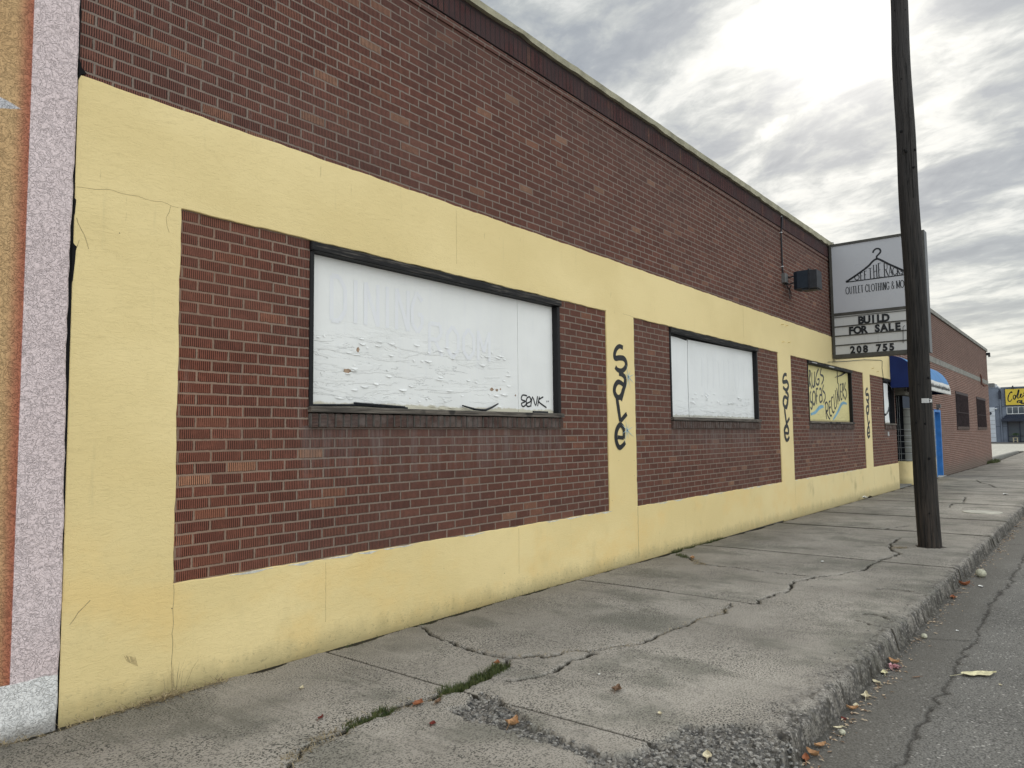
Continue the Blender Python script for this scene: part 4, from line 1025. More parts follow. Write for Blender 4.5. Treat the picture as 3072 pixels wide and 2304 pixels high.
obj('script_lettering', mb, 'lettering_black', val)
for xe, nm in ((AX0, 'near end'), (AX1, 'far end')):
    mb = MB(); pts = [(AY, 2.52)]+P[:]; mb.prism(pts, xe-.004, xe+.004, 'x'); obj('end_panel', mb, 'blue_canvas_shaded', aw)
mb = MB()
for xe in (AX0+.02, 22.6, 24.3, AX1-.02): mb.tube([(xe, p[0]+.02, p[1]-.02) for p in P], .014, 6); mb.tube([(xe, AY, 2.53), (xe, P[-1][0]+.02, 2.53)], .014, 6)
mb.tube([(AX0, P[-1][0]+.02, 2.53), (AX1, P[-1][0]+.02, 2.53)], .014, 6); obj('frame', mb, 'dark_metal', aw)

# ------------------------------------------------------------------ projecting box sign
sg = thing('box_sign', (15.75, 4.12, 2.87), 'tall white box sign with a hanger emblem over a changeable letter panel', 'sign')
SX = 15.65; SY0, SY1 = 2.40, 4.12; SZ0, SZ1 = 2.875, 5.21
mb = MB(); mb.box(SX, SX+.26, SY0, SY0+.05, SZ0, SZ1); mb.box(SX, SX+.26, SY1-.045, SY1, SZ0, SZ1)
mb.box(SX, SX+.26, SY0+.05, SY1-.045, SZ1-.045, SZ1); mb.box(SX, SX+.26, SY0+.05, SY1-.045, SZ0, SZ0+.075); mb.box(SX, SX+.26, SY0+.05, SY1-.045, 3.735, 3.79)
obj('cabinet', mb, 'sign_metal', sg)
mb = MB(); mb.box(SX-.001, SX+.262, SY0-.006, SY0-.001, SZ0-.002, SZ1+.002); obj('end_plate', mb, 'sign_end_metal', sg)
mb = MB(); mb.box(SX+.02, SX+.24, SY0+.051, SY1-.046, 3.791, SZ1-.046); fc = obj('face_panel', mb, 'sign_white', sg)
mb = MB(); mb.box(SX+.022, SX+.238, SY0+.051, SY1-.046, SZ0+.076, 3.734); lp = obj('letter_panel', mb, 'letter_panel', sg)
mb = MB()
for zq in (3.515, 3.325, 3.135): mb.box(SX+.006, SX+.0215, SY0+.052, SY1-.05, zq-.012, zq+.010)
mb.box(SX+.008, SX+.0215, SY0+.052, SY1-.05, 3.70, 3.71)
obj('letter_rail', mb, 'sign_metal', lp)
XS = SX+.018
def ps(yc, z0, xo=0.0): return lambda u, v, t: (XS-xo-t, yc-u, z0+v)
mb = MB()
def hs(pts, w, **k): mb.stroke(pts, w*1.45, XS, .0015, ax='x', **k)
hs([(3.235, 4.795), (3.235, 4.835), (3.20, 4.87), (3.165, 4.91), (3.168, 4.955), (3.20, 4.985), (3.245, 4.985), (3.285, 4.955), (3.30, 4.915)], .022, smooth=3)
hs([(3.82, 4.40), (3.235, 4.40), (2.66, 4.40)], .014, smooth=0)
hs([(3.82, 4.405), (3.60, 4.53), (3.40, 4.66), (3.32, 4.74), (3.235, 4.785), (3.15, 4.74), (3.05, 4.665), (2.88, 4.55), (2.66, 4.405)], .026, smooth=4)
obj('hanger_emblem', mb, 'lettering_black', fc)
# serif capitals drawn as strokes: thick stems, thin hairlines, serifs
GL = dict(O=[('c', [(.5, 1), (.12, .82), (.02, .5), (.12, .18), (.5, 0), (.88, .18), (.98, .5), (.88, .82), (.5, 1)], 1)],
 F=[('v', .2), ('h', 1, .1, .85), ('h', .52, .2, .65)], T=[('v', .5), ('h', 1, .02, .98)], H=[('v', .18), ('v', .82), ('h', .5, .18, .82)], E=[('v', .2), ('h', 1, .1, .85), ('h', .52, .2, .65), ('h', 0, .1, .9)],
 R=[('v', .2), ('c', [(.2, 1), (.62, 1), (.82, .88), (.82, .64), (.62, .52), (.2, .52)], .7), ('l', (.5, .52), (.98, 0), 1)], A=[('l', (.5, 1), (.9, 0), 1), ('l', (.5, 1), (.1, 0), .5), ('h', .36, .25, .75)],
 C=[('c', [(.92, .8), (.7, .98), (.4, .98), (.1, .75), (.03, .5), (.1, .25), (.4, .02), (.7, .02), (.95, .22)], 1)], K=[('v', .2), ('l', (.85, 1), (.25, .45), .5), ('l', (.42, .6), (.92, 0), 1)],
 S=[('c', [(.85, .82), (.55, 1), (.2, .88), (.2, .65), (.5, .52), (.82, .38), (.82, .12), (.5, 0), (.12, .18)], 1)], U=[('c', [(.18, 1), (.18, .3), (.32, .03), (.62, .03), (.80, .3), (.80, 1)], .8)],
 L=[('v', .22), ('h', 0, .1, .9)], I=[('v', .5)], N=[('v', .18), ('v', .82), ('l', (.18, 1), (.82, 0), 1)], G=[('c', [(.9, .8), (.7, .98), (.4, .98), (.1, .75), (.03, .5), (.1, .25), (.4, .02), (.72, .02), (.86, .15), (.86, .42)], 1), ('h', .42, .62, .98)],
 M=[('v', .12), ('v', .88), ('l', (.12, 1), (.5, .1), 1), ('l', (.5, .1), (.88, 1), .5)], **{'&': [('c', [(.95, .45), (.6, .02), (.25, .0), (.05, .2), (.2, .45), (.6, .7), (.62, .92), (.42, 1), (.25, .88), (.3, .65), (.95, 0)], .7)]})
def serif(ch, y, z, w, h, t):
    """y grows to the left of the sign as seen; letter runs from y down to y-w"""
    for e in GL[ch]:
        f = lambda p: (y-p[0]*w, z+p[1]*h)
        if e[0] == 'v': hs([f((e[1], 0)), f((e[1], 1))], t, smooth=0); hs([f((e[1]-.16, 0)), f((e[1]+.16, 0))], t*.45, smooth=0); hs([f((e[1]-.16, 1)), f((e[1]+.16, 1))], t*.45, smooth=0)
        elif e[0] == 'h': hs([f((e[2], e[1])), f((e[3], e[1]))], t*.5, smooth=0)
        elif e[0] == 'l': hs([f(e[1]), f(e[2])], t*max(.5, e[3]), smooth=0)
        else: hs([f(p) for p in e[1]], t*.8*e[2], smooth=3)
mb = MB()
for ch, yl, wd, h in (('O', 3.655, .085, .10), ('F', 3.555, .065, .135), ('F', 3.482, .065, .155), ('T', 3.40, .075, .20), ('H', 3.315, .082, .25), ('E', 3.225, .07, .275), ('R', 3.125, .08, .255), ('A', 3.04, .075, .19), ('C', 2.965, .07, .15), ('K', 2.895, .06, .115), ('S', 2.83, .05, .09)):
    serif(ch, yl, 4.418, wd, h, .012)
obj('lettering', mb, 'lettering_black', fc, label='arched serif words OFF THE RACKS')
mb = MB(); y = 3.83
for ch in 'OUTLET CLOTHING & MORE':
    if ch == ' ': y -= .030; continue
    wd = {'I': .026, 'M': .068, 'O': .060, '&': .05, 'L': .044, 'E': .044, 'T': .048}.get(ch, .053); serif(ch, y, 4.155, wd, .145, .0105); y -= wd+.006
obj('lettering', mb, 'lettering_black', fc, label='serif words OUTLET CLOTHING & MORE')
def chg(s, yl, z0, size, adv):
    mb = MB(); y = yl
    for ch in s:
        if ch != ' ': q = text_mesh(ch, size, lambda u, v, t, yy=y: (SX+.014-t, yy-u, z0+v), size*.05, .92, 'CENTER', .003); mb.add(q.v, q.f)
        y -= adv
    return mb
obj('lettering', chg('BUILD', 3.575, 3.535, .205, .112), 'lettering_black', lp, label='black changeable letters BUILD')
obj('lettering', chg('FOR', 3.765, 3.345, .20, .1205), 'lettering_black', lp, label='black changeable letters FOR')
obj('lettering', chg('SALE', 3.283, 3.345, .20, .1205), 'lettering_black', lp, label='black changeable letters SALE')
obj('lettering', chg('208', 3.75, 2.962, .19, .118), 'lettering_black', lp, label='black changeable digits 208')
obj('lettering', chg('755', 3.278, 2.962, .19, .118), 'lettering_black', lp, label='black changeable digits 755')
mb = MB(); mb.tube([(SX-.004, 2.80, 3.42), (SX-.004, 2.83, 3.38), (SX-.004, 2.835, 3.2), (SX-.004, 2.84, 3.08)], .005, 5); obj('loose_wire', mb, 'dark_metal', lp)
mb = MB(); 
for zq in (5.22, 4.99, 4.2, 3.0): mb.box(SX+.05, SX+.2, SY1, YF+.03, zq-.03, zq+.0); 
mb.tube([(SX+.05, SY1-.04, SZ1), (SX+.05, SY1-.04, SZ1+.05), (SX+.05, SY1-.08, SZ1+.05), (SX+.05, SY1-.08, SZ1)], .008, 5); objsplit('bracket', mb, 'dark_metal', sg)
mb = MB(); mb.tube([(15.278, YF-.02, 2.779), (16.7, YF-.015, 2.90), (18.268, YF-.02, 3.05), (19.9, YF-.01, 3.16), (20.086, YF-.01, 3.155), (20.03, YF-.01, 2.97), (20.119, YF-.01, 2.746), (20.2, YB-.06, 2.653), (20.62, YB-.09, 2.52), (20.75, YB-.09, 2.45)], .006, 5)
props(obj('hanging_wire', mb, 'dark_metal'), 'thin black wire slung along the yellow band under the box sign', 'wire')

# ------------------------------------------------------------------ floodlight with conduit
fl = thing('floodlight', (12.9, 4.14, 4.0), 'black box floodlight fed by a conduit high on the brick wall', 'floodlight')
mb = MB(); mb.prism([(12.93, 4.00), (12.88, 3.93), (12.87, 3.74), (13.17, 3.72), (13.20, 3.98)], 3.86, 4.165, 'z'); obj('housing', mb, 'flood_metal', fl)
mb = MB(); mb.box(12.855, 13.19, 3.715, 3.737, 3.84, 4.18); mb.prism([(12.865, 3.715), (12.875, 3.60), (13.17, 3.60), (13.19, 3.715)], 3.845, 4.155, 'z'); obj('lens_hood', mb, 'dark_metal', fl)
mb = MB(); mb.prism([(12.90, 3.86), (12.95, 3.62), (13.10, 3.62), (13.10, 3.86)], 3.825, 3.858, 'z'); obj('visor', mb, 'dark_metal', fl)
mb = MB(); mb.tube([(12.93, YB, 4.09), (12.93, 4.06, 4.09), (12.93, 3.99, 4.095)], .012, 6); mb.tube([(12.93, YB, 3.98), (12.93, 4.06, 3.97), (12.93, 3.97, 3.99)], .012, 6); obj('mount_arm', mb, 'dark_metal', fl)
mb = MB(); mb.bbox(12.78, 12.92, YB-.07, YB, 3.985, 4.15, .008); obj('junction_box', mb, 'grey_metal', fl)
mb = MB(); mb.tube([(12.81, YB-.02, 4.15), (12.79, YB-.02, 4.20), (12.79, YB-.02, 4.86), (12.80, YB-.032, 5.0), (12.82, YB-.034, 5.15)], .013, 6); obj('conduit', mb, 'dark_metal', fl)
mb = MB(); mb.bbox(12.825, 12.855, YB-.03, YB-.014, 5.05, 5.17, .003); mb.bbox(12.77, 12.81, YB-.036, YB, 4.86, 4.872, .002); mb.bbox(12.77, 12.81, YB-.036, YB, 4.26, 4.272, .002); obj('strap', mb, 'trim_white', fl)
mb = MB(); pts = [(12.86, YB-.04, 3.985), (12.93, YB-.05, 3.93), (12.99, YB-.06, 3.88)]+[(13.02+.05*math.sin(t), YB-.06, 3.80+.075*math.cos(t)) for t in np.linspace(0, 6.2, 14)]+[(13.0, YB-.06, 3.9), (12.95, 4.05, 3.95)]
mb.tube(pts, .008, 5); obj('cable', mb, 'dark_metal', fl)
# small round holes / bolts in the brick
# ------------------------------------------------------------------ utility pole
pl = thing('utility_pole', (10.31, 1.68, -.02), 'tall dark weathered wooden utility pole standing near the kerb', 'utility pole')
PC = [(-.3, 10.31, 1.68, .140), (0, 10.31, 1.68, .135), (.8, 10.31, 1.695, .133), (1.57, 10.30, 1.71, .129), (2.72, 10.30, 1.705, .124), (3.55, 10.30, 1.72, .120), (5.11, 10.30, 1.722, .115), (6.95, 10.30, 1.73, .104), (9.5, 10.3, 1.75, .095), (11.5, 10.3, 1.76, .085)]
def pole_at(z):
    for (z0, x0, y0, r0), (z1, x1, y1, r1) in zip(PC, PC[1:]):
        if z <= z1: t = (z-z0)/(z1-z0); return x0+(x1-x0)*t, y0+(y1-y0)*t, (r0+(r1-r0)*t)*.97
    return PC[-1][1:]
N, Kk = 40, 300; Zs = np.linspace(-.3, 11.5, Kk); vs = []
A = np.linspace(0, 2*math.pi, N, endpoint=False)
for z in Zs:
    cx, cy, r = pole_at(z)
    cx += .006*math.sin(z*1.7)+.004*math.sin(z*4.1); cy += .006*math.sin(z*1.3+1)+.005*math.sin(z*3.3)
    for a in A:
        nn = float(vnoise(np.array([a*6.0 if a < math.pi else (2*math.pi-a)*6+40]), np.array([z*.9]), 1.0, 3)); nb = float(vnoise(np.array([a*1.3 if a < math.pi else (2*math.pi-a)*1.3+9]), np.array([z*2.2]), 1.0, 8))
        rr = r*(1+.035*(nb-.5))-.007*max(0, nn-.62)/.38; vs.append((cx+rr*math.cos(a), cy+rr*math.sin(a), z))
fs = []
for i in range(Kk-1):
    for k in range(N): fs.append((i*N+k, i*N+(k+1) % N, (i+1)*N+(k+1) % N, (i+1)*N+k))
fs.append(tuple((Kk-1)*N+k for k in range(N)))
mb = MB(); mb.add(vs, fs); obj('shaft', mb, 'creosote_wood', pl, smooth=True)
mb = MB()  # knots, nail heads and one long check
for k in range(18):
    z = R_.uniform(.3, 7); a = R_.uniform(2.6, 4.9); cx, cy, r = pole_at(z); r += .000
    c = Vector((cx+r*math.cos(a), cy+r*math.sin(a), z)); nrm = Vector((math.cos(a), math.sin(a), 0)); s0 = R_.uniform(.006, .018)
    mb.tube([c-nrm*.01, c+nrm*.003, c+nrm*.006], [s0, s0, s0*.6], 7)
objsplit('knot', mb, 'black_void', pl)
mb = MB(); a = 3.75; pts = []
for k in range(40):
    z = 4.3+k*.045; cx, cy, r = pole_at(z); a2 = a+.012*math.sin(k*.7); pts.append((cx+(r-.001)*math.cos(a2), cy+(r-.001)*math.sin(a2), z))
mb.tube(pts, .0035, 4); obj('drying_check', mb, 'black_void', pl)
mb = MB(); vs = []
for i in range(40):
    a = 2*math.pi*i/40; r_ = .150+.012*math.sin(i*2.3)+.01*math.sin(i*5.1); vs.append((10.31+r_*math.cos(a), 1.68+r_*math.sin(a)))
mb.prism(vs, float(zg(10.3))-.01, float(zg(10.3))+.006, 'z'); obj('dirt_collar', mb, 'leaf_black', pl)
def plate(a0, a1, z0, z1, m, nm, off):
    mb = MB(); n = 8; vs = []
    for i in range(n+1):
        a = a0+(a1-a0)*i/n
        for zq in (z0, z1):
            cx, cy, r = pole_at(zq); vs.append((cx+(r+off)*math.cos(a), cy+(r+off)*math.sin(a), zq))
    mb.add(vs, [(2*i, 2*i+2, 2*i+3, 2*i+1) for i in range(n)]); return obj(nm, mb, m, pl)
ta = 3.40
tg = plate(ta, ta+.72, 1.735, 1.790, 'bright_metal', 'number_tag', .006)
bt = plate(ta+.725, ta+1.45, 1.735, 1.790, 'lettering_black', 'number_tag', .006)
def pt(u, v, t):
    z = 1.743+v; cx, cy, r = pole_at(z); a = ta+.76+u/.127; return (cx+(r+.008+t)*math.cos(a), cy+(r+.008+t)*math.sin(a), z)
obj('lettering', text_mesh('28', .056, pt, .0015, .9, 'LEFT', .001), 'petal_white', bt)

# ------------------------------------------------------------------ glass shop beyond the junction (plane X = 106)
sh = thing('shop_building', (106, 0, 0), 'grey-blue shop building with a yellow sign and dark metal canopy across the street', 'building')
XB = 106.0
mb = MB(); mb.box(XB, XB+18, 9.19, 30, -.4, 6.55); mb.box(XB, XB+18, -22, 8.95, -.4, 6.53); mb.box(XB+.06, XB+18, 8.95, 9.19, -.4, 6.0); obj('wall', mb, 'steel_blue_wall', sh)
mb = MB(); mb.box(XB-.05, XB+.3, 9.2, 30, 6.55, 6.62); mb.box(XB-.05, XB+.3, -22, 8.94, 6.53, 6.60); obj('parapet_cap', mb, 'steel_blue_wall', sh)
mb = MB(); 
for zq in (4.26, 1.9): mb.box(XB-.006, XB, 9.2, 9.66, zq-.02, zq+.02); mb.box(XB-.006, XB, 8.47, 8.94, zq-.02, zq+.02)
obj('panel_joint', mb, 'navy_metal', sh)
mb = MB(); mb.box(XB-.06, XB-.005, 9.67, 13.2, .05, 4.2); gd = obj('garage_door', mb, 'garage_white', sh)
mb = MB()
for k in range(1, 8): mb.box(XB-.065, XB-.06, 9.7, 13.2, .05+k*.52-.02, .05+k*.52+.01)
obj('panel_groove', mb, 'grey_metal', gd)
mb = MB(); mb.tube([(XB-.09, 10.17, 3.49), (XB-.04, 10.17, 3.49)], .19, 18); obj('round_vent', mb, 'navy_metal', sh)
mb = MB(); mb.bbox(XB-.25, XB, 9.42, 9.64, 3.98, 4.08, .01); obj('wall_light', mb, 'trim_white', sh)
mb = MB(); mb.box(XB-.12, XB+.02, 8.99, 9.15, -.05, 5.2); obj('downpipe', mb, 'steel_blue_wall', sh)
mb = MB(); mb.box(XB-.22, XB+.02, 8.98, 9.20, 5.2, 6.12); obj('scupper_box', mb, 'navy_metal', sh)
mb = MB(); mb.box(XB+2, XB+6, 9.80, 13, 6.6, 7.25); obj('rooftop_unit', mb, 'grey_metal', sh)
mb = MB(); mb.prism([(9.79, 6.62), (9.79, 7.2), (9.3, 6.75), (8.75, 6.68), (8.75, 6.62)], XB+3, XB+4, 'x'); obj('rooftop_duct', mb, 'trim_white', sh)
mb = MB(); mb.box(XB-.20, XB-.003, 1.9, 8.57, 4.36, 6.40); sn = obj('sign', mb, 'navy_metal', sh)
mb = MB(); mb.box(XB-.21, XB-.201, 1.97, 8.50, 4.43, 6.33); obj('sign_face', mb, 'sign_yellow', sn)
def cs_(pts, w=.125): mb.stroke(pts, w, XB-.212, .004, ax='x', smooth=4, taper=.55)
mb = MB()
cs_([(7.93, 5.98), (7.86, 6.02), (7.82, 5.88), (7.95, 5.95), (8.12, 5.70), (8.24, 5.35), (8.25, 5.0), (8.12, 4.84), (7.95, 4.98), (7.85, 5.15)])
cs_([(7.62, 5.60), (7.72, 5.45), (7.72, 5.2), (7.62, 5.10), (7.52, 5.25), (7.50, 5.5), (7.60, 5.62), (7.45, 5.52)])
cs_([(7.48, 5.25), (7.30, 5.75), (7.17, 6.2), (7.14, 6.05), (7.25, 5.6), (7.30, 5.25), (7.20, 5.2)])
cs_([(7.2, 5.22), (6.98, 5.48), (6.90, 5.68), (6.98, 5.68), (7.03, 5.45), (6.96, 5.3), (6.82, 5.36), (6.70, 5.62)])
cs_([(6.70, 5.7), (6.62, 5.85), (6.55, 5.6), (6.62, 5.45), (6.75, 5.48)])
q = text_mesh('GLASS', .55, lambda u, v, t: (XB-.212-t, 7.42-u*1.05, 4.56+v), .045, 1.0, 'LEFT', .004); mb.add(q.v, q.f)
obj('lettering', mb, 'lettering_black', sn)
mb = MB(); mb.tube([(XB-.02, 7.72, 6.45), (XB-.3, 7.72, 6.62)], .05, 6); mb.tube([(XB-.3, 7.72, 6.72), (XB-.35, 7.72, 6.44)], [.05, .16], 8); obj('sign_lamp', mb, 'navy_metal', sh)
mb = MB()
for ya, yb in ((7.93, 8.42), (7.35, 7.87), (6.75, 7.28), (6.1, 6.7), (5.5, 6.05)): mb.box(XB-.03, XB-.004, ya, yb, 3.42, 4.16)
cw = obj('window', mb, 'shop_glass', sh)
mb = MB(); mb.box(XB-.05, XB-.003, 5.4, 8.47, 4.165, 4.22); mb.box(XB-.05, XB-.003, 5.4, 8.47, 3.34, 3.41)
for yq in (8.445, 7.90, 7.315, 6.725, 6.075, 5.45): mb.box(XB-.05, XB-.003, yq-.028, yq+.028, 3.41, 4.165)
obj('frame', mb, 'trim_white', cw)
mb = MB(); xo = XB-1.05
mb.add([(XB-.01, 8.47, 3.33), (XB-.01, 6.75, 3.33), (xo, 6.75, 2.72), (xo, 9.0, 2.72), (xo, 9.0, 2.48), (xo, 6.75, 2.48), (XB-.01, 9.0, 2.48), (XB-.01, 6.75, 2.48)], [(0, 1, 2, 3), (3, 2, 5, 4), (0, 3, 4, 6), (4, 5, 7, 6), (1, 7, 5, 2)])
cn = obj('canopy', mb, 'navy_metal', sh)
mb = MB()
for k in range(10):
    yq = 8.75-k*.21; y_t = min(yq, 8.47); mb.tube([(XB-.02, y_t, 3.36), (xo, yq, 2.75)], .022, 4)
obj('standing_seam', mb, 'navy_metal', cn)
mb = MB(); mb.box(XB-.02, XB-.003, 4.2, 8.46, .06, 2.45); sf = obj('storefront', mb, 'shop_glass', sh)
mb = MB()
for yq in (8.46, 7.25, 6.0, 4.9): mb.box(XB-.07, XB-.021, yq-.05, yq+.05, .06, 2.45)
mb.box(XB-.07, XB-.021, 4.2, 8.4, .70, .77); mb.box(XB-.07, XB-.021, 4.2, 8.4, .03, .12); obj('mullion', mb, 'navy_metal', sf)
mb = MB(); mb.box(XB-.019, XB-.0185, 7.3, 8.4, .12, .68)
# planter bench in front of the shop
pb = thing('planter_stand', (104.5, 7.65, 0), 'small pale wooden stand holding a bushy green plant before the shop window', 'planter')
for (xx, yy) in ((104.35, 7.85), (104.35, 7.47), (104.7, 7.85), (104.7, 7.47)):
    mb = MB(); mb.box(xx-.04, xx+.04, yy-.04, yy+.04, 0, .55); obj('leg', mb, 'pale_wood', pb)
mb = MB(); mb.box(104.3, 104.75, 7.40, 7.92, .50, .56); mb.box(104.33, 104.36, 7.47, 7.85, .22, .27); obj('shelf', mb, 'pale_wood', pb)
mb = MB(); mb.tube([(104.52, 7.64, .56), (104.52, 7.64, .78)], [.18, .24], 12); obj('pot', mb, 'lettering_grey', pb)
mb = MB()
for k in range(260):
    a = R_.uniform(0, 6.28); rr = abs(R_.gauss(0, .22)); c = Vector((104.52+rr*math.cos(a), 7.60+rr*1.3*math.sin(a), .80+R_.uniform(0, .28)*(1-rr*.8))); dx = Vector((R_.gauss(0, 1), R_.gauss(0, 1), R_.gauss(.5, .8))).normalized()*.09; dz = Vector((R_.gauss(0, 1), R_.gauss(0, 1), R_.gauss(0, 1))).normalized()*.03
    mb.add([c, c+dx*.5+dz, c+dx, c+dx*.5-dz], [(0, 1, 2, 3)])
obj('foliage', mb, 'leaf_green', pb)

# ------------------------------------------------------------------ loose things on the ground
def sample_z(x, y):
    X = np.array([[x]]); Y = np.array([[y]])
    return float((walk_field if y > 1.155 else road_field)(X, Y)[0][0, 0])
def vec_z(xs_, ys_):
    X = np.array(xs_)[None, :]; Y = np.array(ys_)[None, :]
    a = walk_field(X, Y)[0][0]; b = road_field(X, Y)[0][0]; return np.where(Y[0] > 1.155, a, b)
def blades(name, pts, n, spread, hmin, hmax, m, lean=.6, flat=0.0, wd=.0016):
    mb = MB(); xs_ = []; ys_ = []
    for k in range(n):
        i = R_.uniform(0, len(pts)-1.001); j = int(i); t = i-j
        xs_.append(pts[j][0]*(1-t)+pts[j+1][0]*t+R_.gauss(0, spread)); ys_.append(pts[j][1]*(1-t)+pts[j+1][1]*t+R_.gauss(0, spread))
    zs_ = vec_z(xs_, ys_)
    for x, y, z in zip(xs_, ys_, zs_):
        h = R_.uniform(hmin, hmax); a = R_.uniform(0, 6.283); l = h*abs(R_.gauss(0, lean)); w = wd*R_.uniform(.7, 1.4)
        if flat: l = h*R_.uniform(.8, 1.2); h *= R_.uniform(.05, flat)
        dx, dy = math.cos(a), math.sin(a); nx, ny = -dy*w, dx*w
        mb.add([(x-nx, y-ny, z-.004), (x+nx, y+ny, z-.004), (x+dx*l*.45+nx*.8, y+dy*l*.45+ny*.8, z+h*.62), (x+dx*l*.45-nx*.8, y+dy*l*.45-ny*.8, z+h*.62), (x+dx*l, y+dy*l, z+h)], [(0, 1, 2, 3), (3, 2, 4)])
    return obj(name, mb, m)
gk = CR['ck_grass'][0]
g1 = [p for p in gk if 2.86 <= p[0] <= 3.56]
blades_o = blades('grass', g1, 2600, .020, .015, .045, 'grass_green'); props(blades_o, 'strip of short green grass growing from the wide part of the crack', 'grass', kind='stuff')
g2_ = [(2.36, 2.905), (2.45, 2.925), (2.56, 2.915), (2.66, 2.905)]
props(blades('grass', g2_, 900, .014, .012, .034, 'grass_green'), 'smaller green grass patch lower left in the same crack', 'grass', kind='stuff')
mbS = [blades('dry_grass', gk[2:19], 700, .022, .02, .05, 'straw', flat=.35), ]
props(mbS[0], 'flattened straw and dead grass lying along the grassy crack', 'dry grass', kind='stuff')
cm = CR['ck_main1'][0]
props(blades('dry_grass', [p for p in cm if 3.7 < p[0] < 5.9], 800, .014, .01, .04, 'straw', flat=.4), 'dead grass bits caught in the long crack across the middle of the sidewalk', 'dry grass', kind='stuff')
props(blades('dry_grass', [(1.56, 4.02), (1.8, 4.01), (2.0, 4.01), (2.12, 4.02), (2.35, 4.01)], 620, .022, .03, .13, 'straw', flat=.30, wd=.0022), 'tangle of dry straw at the foot of the yellow wall', 'dry grass', kind='stuff')
props(blades('dry_grass', [(2.06, 4.10), (2.14, 4.10)], 16, .022, .10, .25, 'straw', lean=.5, wd=.0012), 'thin upright straw stalks before the cracked plaster corner', 'dry grass', kind='stuff')
props(blades('dry_grass', [(1.20, 4.02), (1.54, 4.02)], 330, .022, .03, .14, 'straw', flat=.35), 'straw lying along the white foot of the stucco wall', 'dry grass', kind='stuff')
props(blades('dry_grass', [(9.92, 2.0), (10.0, 1.95), (10.1, 1.93)], 260, .035, .02, .07, 'straw', flat=.3), 'small mat of dry straw on the sidewalk before the utility pole', 'dry grass', kind='stuff')
props(blades('dry_grass', [(7.50, 3.4), (7.6, 3.48), (7.75, 3.6)], 160, .03, .03, .11, 'straw', flat=.4), 'dry stalks in the crack near the second pier', 'dry grass', kind='stuff')
props(blades('weeds', [(8.2, 4.10), (8.9, 4.10), (9.8, 4.10)], 900, .022, .015, .06, 'weed'), 'low weeds along the wall foot below the second window', 'weeds', kind='stuff')
props(blades('weeds', [(7.95, 3.88), (7.8, 3.7)], 260, .025, .01, .04, 'weed'), 'small weed patch at the head of a crack by the second pier', 'weeds', kind='stuff')
props(blades('weeds', [(40.8, 4.05), (42.5, 4.0), (43.0, 4.0)], 700, .09, .06, .20, 'weed', wd=.010), 'weeds at the far bottom corner of the red brick building', 'weeds', kind='stuff')
props(blades('weeds', [(3.3, 4.09), (4.2, 4.09), (5.2, 4.10), (6.6, 4.10), (7.4, 4.09)], 420, .016, .008, .03, 'weed'), 'sparse moss and weeds in the seam below the first window', 'weeds', kind='stuff')
# gravel: loose stones in the broken patch
def stones(name, gen, n, rmin, rmax, m):
    mb = MB(); xs_ = []; ys_ = []; rs = []
    while len(xs_) < n:
        x, y = gen(); xs_.append(x); ys_.append(y); rs.append(rmin+(rmax-rmin)*R_.random()**3)
    zs_ = vec_z(xs_, ys_)
    ico = [(0, 0, 1), (.89, 0, .45), (.28, .85, .45), (-.72, .53, .45), (-.72, -.53, .45), (.28, -.85, .45), (.72, .53, -.45), (-.28, .85, -.45), (-.89, 0, -.45), (-.28, -.85, -.45), (.72, -.53, -.45), (0, 0, -1)]
    fc_ = [(0, 1, 2), (0, 2, 3), (0, 3, 4), (0, 4, 5), (0, 5, 1), (1, 6, 2), (2, 7, 3), (3, 8, 4), (4, 9, 5), (5, 10, 1), (6, 7, 2), (7, 8, 3), (8, 9, 4), (9, 10, 5), (10, 6, 1), (11, 7, 6), (11, 8, 7), (11, 9, 8), (11, 10, 9), (11, 6, 10)]
    for x, y, z, r in zip(xs_, ys_, zs_, rs):
        sx, sy, sz = R_.uniform(.7, 1.3), R_.uniform(.7, 1.2), R_.uniform(.45, .8); a = R_.uniform(0, 6.28); c, s = math.cos(a), math.sin(a); vv = []
        for p in ico:
            k = R_.uniform(.82, 1.15); px_, py_, pz_ = p[0]*sx*r*k, p[1]*sy*r*k, p[2]*sz*r*k; vv.append((x+px_*c-py_*s, y+px_*s+py_*c, z+pz_+r*sz*.35))
        mb.add(vv, fc_)
    return obj(name, mb, m)
def gen_poly():
    while True:
        x, y = R_.uniform(2.3, 3.6), R_.uniform(1.15, 2.75)
        if inpoly(np.array([x]), np.array([y]), GRAVEL)[0]: return x+R_.gauss(0, .01), y+R_.gauss(0, .01)
props(stones('gravel', gen_poly, 3200, .003, .015, 'gravel_mix'), 'loose grey gravel filling the broken-out part of the sidewalk', 'gravel', kind='stuff')
def gen_gut():
    x = 2.4+13.5*R_.random()**1.7; return x, 1.15-abs(R_.gauss(0, .05))
props(stones('gravel', gen_gut, 1100, .002, .008, 'gravel_mix'), 'fine grit collected along the foot of the kerb', 'grit', kind='stuff')
def gen_k(): 
    x = 2.4+4*R_.random(); return x, 1.22+abs(R_.gauss(0, .10))
props(stones('gravel', gen_k, 160, .003, .010, 'gravel_mix'), 'crumbled concrete bits along the worn kerb edge', 'rubble', kind='stuff')
